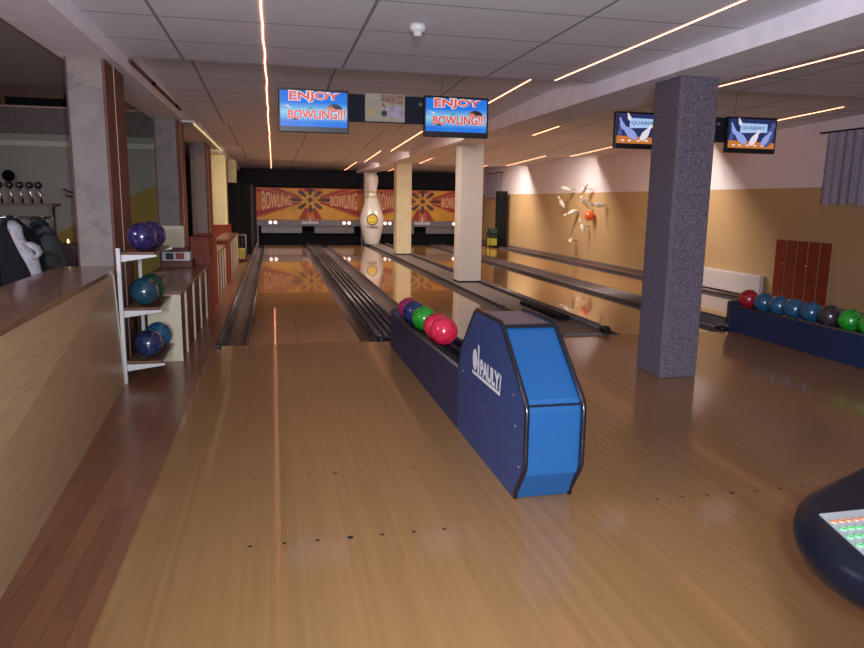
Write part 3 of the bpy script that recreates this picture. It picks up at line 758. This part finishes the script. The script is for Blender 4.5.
# parcels on the low wall
bm = BM(); box(bm, -1.27, -.93, 8.50, 8.80, .616, .69, bev=.004); tag(obj('tray', bm, 'brownwood', origin=(-1.1, 8.65, .616)), 'shallow brown tray under the white package on the low wall', 'tray')
bm = BM(); box(bm, -1.26, -.955, 8.52, 8.78, .691, .795, bev=.004)
o = obj('package', bm, 'white', origin=(-1.1, 8.65, .691)); tag(o, 'white package with red print lying on a brown tray near the post', 'box')
bx('red_print', 'paper_red', o, -1.11, -1.02, 8.514, 8.519, .71, .78); bx('dark_print', 'ink', o, -1.22, -1.14, 8.514, 8.519, .705, .78)
bm = BM(); box(bm, -1.27, -.98, 8.50, 8.80, .796, .84, bev=.004); tag(obj('flat_box', bm, 'brownwood', origin=(-1.1, 8.65, .796)), 'flat brown wooden box on top of the white package', 'box')
bm = BM(); box(bm, -1.26, -1.015, 8.53, 8.60, .841, 1.09, bev=.004); tag(obj('board_sign', bm, 'cream', origin=(-1.14, 8.56, .841)), 'blank cream board standing upright behind the purple balls', 'board')

# ------------------------------------------------------------------ coat rack and what hangs on it
r = thing('coat_rack', 'chrome and black coat rack with ball-topped pegs behind the counter', 'coat rack', (-2.3, 6.7, 0))
bx('hat_shelf', 'darkred', r, -3.1, -1.84, 6.62, 6.86, 1.315, 1.34)
for x in (-3.05, -1.855):
    bm = BM(); tube(bm, [(x, 6.70, 0.001), (x, 6.70, 1.315)], .012, 10); obj('upright', bm, 'chrome', r)
bm = BM(); tube(bm, [(-3.05, 6.70, 1.22), (-1.855, 6.70, 1.22)], .010, 10); hr = obj('hook_rail', bm, 'chrome', r)
for k in range(11):
    x = -2.92 + .1 * k; bm = BM(); tube(bm, [(x, 6.69, 1.22), (x, 6.64, 1.195), (x, 6.605, 1.215), (x, 6.60, 1.235)], .006, 8); sphere(bm, (x, 6.60, 1.237), .009, seg=8, rings=6); obj('hook', bm, 'chrome', hr)
for x in (-2.32, -2.238, -2.155, -2.078, -2.002, -1.932):
    x -= .014
    bm = BM(); tube(bm, [(x + .012, 6.66, 1.34), (x, 6.64, 1.47)], .010, 10); p = obj('peg', bm, 'chrome', r)
    bm = BM(); sphere(bm, (x, 6.64, 1.492), .031, seg=16, rings=10); obj('peg_ball', bm, 'black', p)
def garment(x, y, ztop, zbot, w0, w1, d, m, name, label, lean=0., grp='coats on the rack', sleeves=True, seed=0):
    rnd = random.Random(seed)
    r = thing(name, label, 'coat', (x, y, zbot), grp)
    bm = BM(); seg, n = 28, 12; rings = []
    ph = [rnd.uniform(0, 6) for _ in range(3)]
    for i in range(n + 1):
        t = i / n; z = ztop + (zbot - ztop) * t
        s = min(1, math.sqrt(t * 4.2)); w = (w0 * (.25 + .75 * s) * (1 - t) + w1 * t * s + w0 * .1); dd = d * (.3 + .7 * s)
        ring = []
        for k in range(seg):
            a = 2 * PI * k / seg; f = 1 + (.03 + .13 * t) * math.sin(5 * a + ph[0] + t) + .06 * t * math.sin(9 * a + ph[1])
            ring.append(bm.verts.new((x + lean * t + w / 2 * math.cos(a) * f, y + dd / 2 * math.sin(a) * f, z)))
        rings.append(ring)
    for i in range(n):
        for k in range(seg):
            f = bm.faces.new((rings[i][k], rings[i][(k + 1) % seg], rings[i + 1][(k + 1) % seg], rings[i + 1][k])); f.smooth = True
    bm.faces.new(rings[0][::-1]); bm.faces.new(rings[-1])
    body = obj('coat_body', bm, m, r)
    bm = BM(); tube(bm, [(x - .06, y - .03, ztop - .03), (x, y - .06, ztop + .012), (x + .06, y - .03, ztop - .03)], [.025, .035, .025], 10); obj('collar', bm, m, r)
    if sleeves:
        for s in (-1, 1):
            xx = x + s * w0 * .42
            bm = BM(); tube(bm, [(xx - s * .03, y - .02, ztop - .10), (xx + s * .02, y - .05, ztop - .22), (xx + s * .03 + lean * .4, y - .07, ztop - .42), (xx + s * .02 + lean * .6, y - .06, ztop - .60)], [.05, .065, .058, .045], 12); obj('sleeve', bm, m, r)
garment(-2.80, 6.56, 1.20, .50, .34, .36, .20, 'coat_navy', 'jacket', 'dark navy jacket leftmost on the coat rack, at the picture edge', seed=1)
garment(-2.46, 6.54, 1.205, .52, .32, .34, .20, 'coat_black', 'jacket', 'black jacket hanging left of the pale scarf', seed=2)
garment(-2.14, 6.55, 1.20, .50, .30, .32, .20, 'coat_black', 'jacket', 'black jacket hanging behind the pale scarf', seed=3)
garment(-1.95, 6.64, 1.18, .55, .20, .24, .07, 'coat_navy', 'jacket', 'dark navy jacket showing behind the grey-green one on the coat rack', sleeves=False, seed=6)
garment(-1.862, 6.50, 1.12, .80, .12, .15, .12, 'coat_grey', 'jacket', 'dark grey-green jacket hanging rightmost on the coat rack', lean=.06, sleeves=False, seed=4)
r = thing('scarf', 'pale grey-white scarf draped down over the black jackets', 'scarf', (-2.0, 6.37, .60))
bm = BM(); tube(bm, [(-2.095, 6.40, 1.19), (-2.065, 6.36, 1.15), (-2.035, 6.34, 1.05), (-1.985, 6.33, .95), (-1.945, 6.33, .87), (-1.925, 6.34, .78), (-1.915, 6.35, .66), (-1.91, 6.36, .60)], [.035, .055, .045, .052, .055, .045, .045, .05], 16, flat=.55); obj('scarf_cloth', bm, 'scarf', r)
bm = BM(); tube(bm, [(-1.985, 6.29, 1.02), (-1.93, 6.27, 1.01), (-1.885, 6.27, .985), (-1.87, 6.28, .95), (-1.895, 6.29, .915), (-1.93, 6.30, .90)], [.025, .045, .045, .04, .035, .015], 12, flat=.6); obj('scarf_fold', bm, 'scarf', r)
r = thing('side_cabinet', 'dark red cabinet behind the counter, next to the sandstone column', 'cabinet', (-1.86, 7.4, 0))
bx('cabinet_body', 'darkred', r, -2.15, -1.72, 7.25, 7.65, 0, .92); bx('cabinet_top', 'darkred', r, -2.17, -1.70, 7.23, 7.67, .92, .945)
for s in (-2.13, -1.925): bx('door', 'darkred', r, s, s + .195, 7.232, 7.249, .05, .90)
r = thing('tea_light', 'tiny lit tea light glowing on the dark red cabinet', 'candle', (-1.92, 7.3, .945))
bm = BM(); lathe(bm, [(0, 0), (.02, 0), (.022, .022), (.018, .022), (0, .018)], (-1.92, 7.3, .946), 14); obj('cup', bm, 'chrome', r)
bm = BM(); lathe(bm, [(0, .018), (.009, .026), (.011, .034), (.005, .05), (0, .058)], (-1.92, 7.3, .946), 10); obj('flame', bm, 'flame', r)
r = thing('wall_hook', 'small forked dark metal hook on the left edge of the sandstone column', 'hook', (-1.5, 5.86, 1.42))
bm = BM(); tube(bm, [(-1.466, 5.86, 1.44), (-1.50, 5.85, 1.435), (-1.545, 5.84, 1.46)], .006, 8); tube(bm, [(-1.466, 5.86, 1.41), (-1.50, 5.85, 1.40), (-1.53, 5.84, 1.415)], .006, 8); obj('prongs', bm, 'blackmat', r)
r = thing('projector', 'black box-shaped projector lying on the ledge above the bar wall', 'projector', (-3.1, 10.4, 2.556))
bm = BM(); box(bm, -3.34, -2.55, 10.32, 10.50, 2.556, 2.66, bev=.01); obj('projector_body', bm, 'blackmat', r)
bm = BM(); sphere(bm, (-2.62, 10.40, 2.69), .035, seg=12, rings=8); obj('lens', bm, 'black', r)
bm = BM(); sphere(bm, (-3.36, 10.28, 1.66), .075, seg=16, rings=10)
tag(obj('wall_spotlight', bm, 'blackmat', origin=(-3.36, 10.28, 1.66)), 'small round black fixture on the bar wall at the left picture edge', 'fixture')

# ------------------------------------------------------------------ screens over the foul line
TY = 6.90
def tv(x0, x1, z0, z1, kind, label):
    r = thing('television', label, 'television', ((x0 + x1) / 2, TY, (z0 + z1) / 2), 'hanging scoring televisions')
    bx('casing', 'black', r, x0, x1, TY, TY + .055, z0, z1, bev=.006)
    a0, a1, b0, b1 = x0 + .016, x1 - .018, z0 + .052, z1 - .022
    W, H = a1 - a0, b1 - b0
    bm = BM(); y = TY - .001
    def p(u, v, k=0): return (a0 + W * u, y - .0006 * k, b0 + H * v)
    poly(bm, [p(0, 0), p(1, 0), p(1, 1), p(0, 1)], 0)
    def pp(pts, mi, k): poly(bm, [p(u, v, k) for u, v in pts], mi)
    def ell(cu, cv, ru, rv, mi, k, a0_=0, a1_=2 * PI, n=24): pp([(cu + ru * math.cos(a0_ + (a1_ - a0_) * i / n), cv + rv * math.sin(a0_ + (a1_ - a0_) * i / n)) for i in range(n + (0 if a1_ - a0_ > 6 else 1))], mi, k)
    if kind == 'enjoy':
        ell(.815, .47, .125, .20, 3, 1, 0, PI); ell(.75, .47, .06, .13, 4, 2, 0, PI)
        pp([(.05, .60), (.16, .50), (.13, .58)], 2, 1); pp([(.30, .42), (.42, .60), (.36, .50)], 2, 1); pp([(.38, .52), (.44, .58), (.50, .53), (.44, .49)], 5, 1)
        pp([(.10, .22), (.25, .16), (.26, .24), (.2, .30)], 3, 1)
        def big(u, v): return (.13 + .76 * u, .63 + (.04 + .0 * u) + (v * (.37 - .12 * u)) + .06 * u - (.03 if u < .3 else 0))
        text(bm, 'ENJOY', lambda u, v, w: p(*big(u * 1.02 - .01, v * 1.06 - .03), 3), 2, .07); text(bm, 'ENJOY', lambda u, v, w: p(*big(u * .99 + .005, v * .92 + .04), 4), 1, .025)
        def low(u, v): return (.11 + .87 * u, .20 + .02 * u + v * (.27 + .05 * u))
        text(bm, 'BOWLING!!!', lambda u, v, w: p(*low(u, v), 3), 2, .07); text(bm, 'BOWLING!!!', lambda u, v, w: p(*low(u * .99 + .005, v * .92 + .04), 4), 1, .03)
        mats = ['scr_enjoy', 's_red', 's_white', 's_dark', 's_orange', 's_teal']
    else:
        pp([(0, 0), (1, 0), (1, .20), (0, .26)], 1, 1)
        for u in (.12, .25, .42, .58, .74): ell(u, .10, .035, .03, 2, 2, n=10)
        pp([(.24, .52), (.82, .56), (.82, .85), (.24, .86)], 3, 2)
        text(bm, 'QUABERT', lambda u, v, w: p(.27 + .50 * u, .63 + .13 * v, 3), 4, .01)
        def pin(cu, cv, ang, L, wd, mi, k):
            prof = [(-.5, .45), (-.35, .85), (-.12, 1.), (.10, .7), (.25, .38), (.34, .42), (.44, .5), (.5, .25)]
            c, s = math.cos(ang), math.sin(ang); pts = [(t * L, w * wd) for t, w in prof] + [(t * L, -w * wd) for t, w in prof[::-1]]
            pp([(cu + (a * c - b * s) * .62, cv + a * s + b * c) for a, b in pts], mi, k)
        pin(.22, .42, 2.35, .72, .13, 5, 3); pin(.57, .38, 1.05, .62, .11, 2, 4); pin(.88, .48, 1.25, .85, .16, 6, 3); pin(.82, .36, 1.0, .55, .11, 5, 4); pin(.09, .66, 1.9, .42, .07, 5, 4); pin(.22, .90, 1.9, .26, .06, 2, 4); pin(.06, .40, 1.5, .3, .08, 6, 3)
        mats = ['scr_pins', 's_orange', 's_white', 's_band', 's_ink', 's_pin', 's_pind']
    obj('screen', bm, mats, r, smooth='keep')
    bx('wall_bracket', 'blackmat', r, (x0 + x1) / 2 - .09, (x0 + x1) / 2 + .09, TY + .056, TY + .079, z1 - .22, z1 - .04)
tv(.066, .720, 2.034, 2.426, 'enjoy', 'left television reading ENJOY BOWLING, beside the wavy light line')
tv(1.452, 2.103, 2.034, 2.421, 'enjoy', 'television reading ENJOY BOWLING, in front of the white plaster column')
tv(3.482, 4.106, 1.985, 2.358, 'pins', 'television showing pins, half hidden behind the carpeted column')
tv(4.795, 5.402, 1.978, 2.358, 'pins', 'television showing blue pins, right of the carpeted column')
def tvbar(x0, x1, z0, z1, label, lamps):
    r = thing('mounting_board', label, 'mounting board', ((x0 + x1) / 2, TY + .1, z1), 'television mounting boards')
    bx('board', 'blackwall', r, x0, x1, TY + .08, TY + .10, z0, z1)
    for x in (x0 + .15, x1 - .15):
        bm = BM(); tube(bm, [(x, TY + .11, z1 - .2), (x, TY + .11, ceil_z(TY + .11))], .004, 8); obj('hanger_rod', bm, 'chrome', r)
    for x in lamps:
        bm = BM(); lathe(bm, [(.02, 0), (.018, .015), (0, .018)], (x, TY + .08, z1 - .07), 12, axis=(0, -1, 0)); obj('sensor', bm, 'greybar', r)
tvbar(.40, 1.80, 2.155, 2.412, 'dark board carrying the two left televisions and the poster', (1.43,))
tvbar(3.80, 5.10, 2.09, 2.352, 'dark board carrying the two right televisions behind the carpeted column', (4.73,))
bm = BM(); y = TY + .076
box(bm, .885, 1.273, y, y + .0035, 2.165, 2.425, 0)
def q(u, v, k=1): return (.885 + .388 * u, y - .0004 * k, 2.165 + .26 * v)
poly(bm, [q(.38, .75), (q(.97, .62)), q(.97, .97), q(.42, .97)], 1)
poly(bm, [q(.42, .42, 2), q(.62, .55, 2), q(.97, .58, 2), q(.97, .15, 2), q(.6, .18, 2)], 2)
poly(bm, [q(.48 + .075 * math.cos(2 * PI * k / 16), .30 + .11 * math.sin(2 * PI * k / 16), 3) for k in range(16)], 3)
poly(bm, [q(.42, .62, 3), q(.46, .72, 3), q(.50, .58, 3), q(.50, .44, 3)], 1)
poly(bm, [q(.06, .22, 2), q(.26, .22, 2), q(.26, .45, 2), q(.06, .42, 2)], 4)
tag(obj('poster', bm, ['poster', 'poster2', 'poster3', 'ink', 'gold'], origin=(1.08, y, 2.165), smooth='keep'), 'pale beige poster with a bowling ball between the two left televisions', 'poster')

# ------------------------------------------------------------------ right wall
XW = 7.448
NP = [(0, 0), (.018, 0), (.027, .03), (.052, .10), (.060, .14), (.05, .19), (.028, .25), (.024, .28), (.029, .32), (.031, .345), (.024, .37), (0, .383)]
PINS = [
    (16.758, 1.763, 0.9, -0.3, 0.3, 'wall-mounted white pin lying nearly level, upper left of the arrangement'),
    (15.797, 1.766, 0.35, 0.63, -0.69, 'wall-mounted white pin pointing up, at the top of the arrangement'),
    (17.145, 1.458, -0.46, 0.77, 0.44, 'wall-mounted white pin leaning left, below the upper left pin'),
    (16.523, 1.192, -0.9, -0.4, 0.1, 'wall-mounted pale pin slanting across the middle left of the arrangement'),
    (15.717, 1.446, 0.45, -0.6, 0.3, 'wall-mounted pin leaning down toward the orange ball from above'),
    (15.069, 1.404, -0.9, 0.08, 0.2, 'wall-mounted pin lying level right of and above the orange ball'),
    (15.797, 0.882, -0.31, 0.9, 0.1, 'wall-mounted white pin hanging below and left of the orange ball'),
    (16.423, 0.514, 0.15, 0.2, 0.95, 'wall-mounted pin seen end-on, lowest of the arrangement'),
]
def wall_pin(y, z, a, b, c, label, out=.20):
    """a, b, c: how far the pin points to the right, up and away as seen from the approach"""
    ax = (Vector((.92, -.4, 0)) * a + Vector((0, 0, 1)) * b + Vector((.4, .92, 0)) * c).normalized()
    c0 = Vector((XW - out, y, z)) - ax * .19
    r = thing('mounted_bowling_pin', label, 'bowling pin', (XW, y, z), 'bowling pins mounted on the wall')
    bm = BM(); lathe(bm, NP, c0, 20, axis=ax); obj('pin', bm, 'pinwhite', r)
    bm = BM(); lathe(bm, [(.0295, .262), (.0265, .268), (.0262, .276), (.0295, .284)], c0, 20, axis=ax); obj('stripe', bm, 'pinred', r)
    bm = BM(); tube(bm, [(XW, y, z), (XW - out + .03, y, z)], .008, 8); obj('peg', bm, 'steel', r)
for q_ in PINS: wall_pin(*q_)
bm = BM(); sphere(bm, (XW - .13, 15.58, 1.14), .118, seg=24, rings=14); o = obj('mounted_ball', bm, 'orangeball', origin=(XW - .13, 15.58, 1.14)); tag(o, 'orange bowling ball mounted among white pins on the yellow wall', 'bowling ball')
bm = BM(); tube(bm, [(XW, 15.58, 1.14), (XW - .05, 15.58, 1.14)], .012, 8); obj('peg', bm, 'steel', o)

r = thing('plank_panel', 'red-brown panel of five upright planks with three knobs against the yellow wall', 'wooden panel', (7.4, 8.8, 0))
for k in range(5):
    y0 = 8.155 + .222 * k; bx('plank', 'redwood', r, 7.405, 7.43, y0, y0 + .182, .05, .925, bev=.004)
bx('backing', 'seam', r, 7.431, 7.446, 8.16, 9.22, .06, .915)
bx('foot', 'seam', r, 7.40, 7.446, 8.2, 9.2, 0.001, .05)
for y in (9.0, 8.755, 8.53):
    bm = BM(); lathe(bm, [(.008, 0), (.008, .02), (.02, .03), (.02, .042), (0, .05)], (7.405, y, .575), 12, axis=(-1, 0, 0)); obj('knob', bm, 'chrome', r)
r = thing('radiator', 'low white panel radiator at the foot of the yellow wall', 'radiator', (7.4, 10.4, 0))
bx('radiator_panel', 'white', r, 7.33, 7.40, 9.42, 11.5, .02, .33, bev=.008); bx('grille', 'white', r, 7.34, 7.44, 9.44, 11.48, .331, .345)
for y in (9.7, 11.1): bx('foot', 'white', r, 7.35, 7.39, y, y + .06, 0.001, .02)
def curtain(y0, y1, z0, z1, label, grp='curtains'):
    r = thing('curtain', label, 'curtain', (7.4, (y0 + y1) / 2, z0), grp)
    bm = BM(); n = int((y1 - y0) / .02); A = []
    for i in range(n + 1):
        y = y0 + (y1 - y0) * i / n; x = 7.385 + .025 * math.sin(y * 42) + .008 * math.sin(y * 97)
        A.append((bm.verts.new((x, y, z1)), bm.verts.new((x - .01, y, z0 + .012 * math.sin(y * 21)))))
    for (a, b), (c, d) in zip(A, A[1:]): f = bm.faces.new((a, b, d, c)); f.smooth = True
    bmesh.ops.solidify(bm, geom=bm.faces[:], thickness=.004)
    obj('cloth', bm, 'curtain', r)
    bm = BM(); tube(bm, [(7.385, y0 - .12, z1 + .015), (7.385, y1 + .12, z1 + .015)], .012, 8)
    for y in (y0 - .1, y1 + .1): tube(bm, [(7.385, y, z1 + .015), (7.449, y, z1 + .015)], .008, 8)
    obj('curtain_rod', bm, 'blackmat', r)
curtain(6.6, 8.42, 1.45, 2.40, 'sheer mauve curtain on a dark rod at the right picture edge')
curtain(22.6, 24.3, 1.58, 2.40, 'pale curtain on the far right wall above the loudspeaker stack')

# ------------------------------------------------------------------ scoring console at lower right
CX, CY, CZ = 1.38, 1.03, .80
r = thing('scoring_console', 'black rounded scoring console with white key plate at the lower right', 'console', (CX, CY, 0))
OUT = [(1.386, 1.348), (1.275, 1.30), (1.176, 1.256), (1.097, 1.218), (1.044, 1.169), (1.002, 1.113), (.972, 1.053), (.959, 1.002), (.957, .953), (.966, .905), (.99, .85), (1.03, .80), (1.15, .72), (1.35, .69),
       (1.55, .71), (1.70, .78), (1.78, .90), (1.80, 1.05), (1.78, 1.18), (1.72, 1.29), (1.62, 1.36), (1.50, 1.38)]
OUT = [tuple(.5 * (2 * p1[j] + (p2[j] - p0[j]) * t + (2 * p0[j] - 5 * p1[j] + 4 * p2[j] - p3[j]) * t * t + (3 * p1[j] - p0[j] - 3 * p2[j] + p3[j]) * t ** 3) for j in (0, 1))
       for p0, p1, p2, p3 in ((OUT[i - 1], OUT[i], OUT[(i + 1) % len(OUT)], OUT[(i + 2) % len(OUT)]) for i in range(len(OUT))) for t in (0, .33, .67)]
def outline(inset):
    out = []
    for i, (a, b) in enumerate(OUT):
        a0, b0 = OUT[i - 1]; a1, b1 = OUT[(i + 1) % len(OUT)]; t = Vector((a1 - a0, b1 - b0)).normalized()
        nn = Vector((-t.y, t.x))
        out.append((a + nn.x * inset, b + nn.y * inset))
    return out
bm = BM(); levels = [(.07, -.10), (.03, -.095), (.008, -.075), (.0, -.05), (.004, -.028), (.016, -.010), (.032, -.001), (.045, 0)]
rings = [[bm.verts.new((a, b, CZ + z)) for a, b in outline(k)] for k, z in levels]
for A, B in zip(rings, rings[1:]):
    for k in range(len(A)): f = bm.faces.new((A[k], A[(k + 1) % len(A)], B[(k + 1) % len(A)], B[k])); f.smooth = True
bm.faces.new(rings[0][::-1]); bm.faces.new(rings[-1]); obj('console_top', bm, 'glossblack', r)
bm = BM(); box(bm, CX - .09, CX + .11, CY - .10, CY + .07, .021, CZ - .101, bev=.02); obj('pedestal', bm, 'blackmat', r)
bm = BM(); lathe(bm, [(0, .001), (.24, .001), (.24, .012), (.22, .02), (0, .02)], (CX + .01, CY - .015, 0), 32); obj('base_plate', bm, 'blackmat', r)
bm = BM()
A = [(1.041, 1.099, CZ + .0005), (1.66, 1.105, CZ + .0005), (1.66, .86, CZ + .0005), (.972, .86, CZ + .0005)]; B = [(x, y, z + .003) for x, y, z in A]
vs = [bm.verts.new(p_) for p_ in A + B]
for q_ in ((3, 2, 1, 0), (4, 5, 6, 7), (0, 1, 5, 4), (1, 2, 6, 5), (2, 3, 7, 6), (3, 0, 4, 7)): bm.faces.new([vs[i] for i in q_])
kp = obj('key_plate', bm, 'keyplate', r)
for row, (m, x0, n) in enumerate((('key_or', 1.040, 18), ('key_gr', 1.034, 18), ('key_gr', 1.021, 18), ('key_gr', 1.013, 18), ('key_re', 1.004, 18))):
    for k in range(n):
        bm = BM(); c = (x0 + .0172 * k, 1.061 - .0300 * row, CZ + .0036)
        lathe(bm, [(.0064, 0), (.0064, .002), (.0050, .0035), (.0045, .003), (0, .003)], c, 14)
        obj('key', bm, m, kp)

# ------------------------------------------------------------------ light
w = bpy.data.worlds.new('world'); SC.world = w; w.use_nodes = True
w.node_tree.nodes['Background'].inputs[0].default_value = (.5, .45, .6, 1); w.node_tree.nodes['Background'].inputs[1].default_value = .02
def spot(name, loc, aim, power, size, blend, col, radius):
    l = bpy.data.lights.new(name, 'SPOT'); l.energy = power; l.spot_size = size; l.spot_blend = blend; l.color = col; l.shadow_soft_size = radius
    o = bpy.data.objects.new(name, l); COL.objects.link(o); o.location = loc
    o.rotation_euler = (Vector(aim) - Vector(loc)).to_track_quat('-Z', 'Y').to_euler(); return o
# the photographer's flash, a hand's width from the lens
spot('camera_flash', (.065, 0, 1.405), (.78, 4.1, 1.25), 440, math.radians(112), .85, (.68, .89, 1.), .02)
def area(loc, aim, power, sx, sy, col):
    l = bpy.data.lights.new('step_or_fill_lamp', 'AREA'); l.energy = power; l.shape = 'RECTANGLE'; l.size = sx; l.size_y = sy; l.color = col
    o = bpy.data.objects.new('step_or_fill_lamp', l); COL.objects.link(o); o.location = loc
    o.rotation_euler = (Vector(aim) - Vector(loc)).to_track_quat('-Z', 'Y').to_euler()
# added fill lamps, unseen: behind the photographer and over the bar
for x, y in ((1.0, -1.6), (4.8, -1.2), (-3.6, 3.0)):
    area((x, y, 2.5 if x > -2 else 2.74), (x, y, 0), 26 if x > -2 else 140, .4, 1.4, (.84, .80, 1.))
area((-1.02, 15.3, 2.24), (-1.15, 16.2, .9), 14, .3, .1, (1., .80, .45))  # added lamp that carries the strip lamp's glow onto the cream piers
spot('ceiling_fill', (-.4, -2.3, 1.7), (2.2, 4., 2.75), 1150, math.radians(84), .7, (.80, .77, 1.), .2)  # added unseen spot that brightens the near ceiling and beam
# lamps tucked behind the ceiling steps, shining towards the pins
for k, yy in enumerate(STEPS[:4]):
    for x, wd, pw in ((1.2, 2.0, 85), (5.8, 1.7, 90)):
        if k == 0: continue
        if k == 3: pw *= 1.35
        area((x, yy + .09, 2.60), (x, yy + .14, 0), pw, wd, .09, (1., .86, .78))

# ------------------------------------------------------------------ camera
cam = bpy.data.cameras.new('camera'); co = bpy.data.objects.new('camera', cam); COL.objects.link(co)
pitch, yaw, roll, F = .17242, .22246, -.014919, 699.
cp, sp, cy_, sy_ = math.cos(pitch), math.sin(pitch), math.cos(yaw), math.sin(yaw)
f = Vector((sy_ * cp, cy_ * cp, -sp)); rt = Vector((cy_, -sy_, 0)); dn = f.cross(rt)
rt2 = rt * math.cos(roll) + dn * math.sin(roll); dn2 = -rt * math.sin(roll) + dn * math.cos(roll)
mw = Matrix((rt2, -dn2, -f)).transposed().to_4x4(); mw.translation = (0, 0, 1.4)
co.matrix_world = mw
cam.sensor_width = 36; cam.lens = F / 864 * 36; cam.clip_start = .05; cam.clip_end = 100
SC.camera = co
vs_ = SC.view_settings; vs_.view_transform = 'Standard'; vs_.look = 'None'; vs_.gamma = 1; vs_.use_curve_mapping = False; vs_.exposure = 0.
SC.cycles.max_bounces = 8
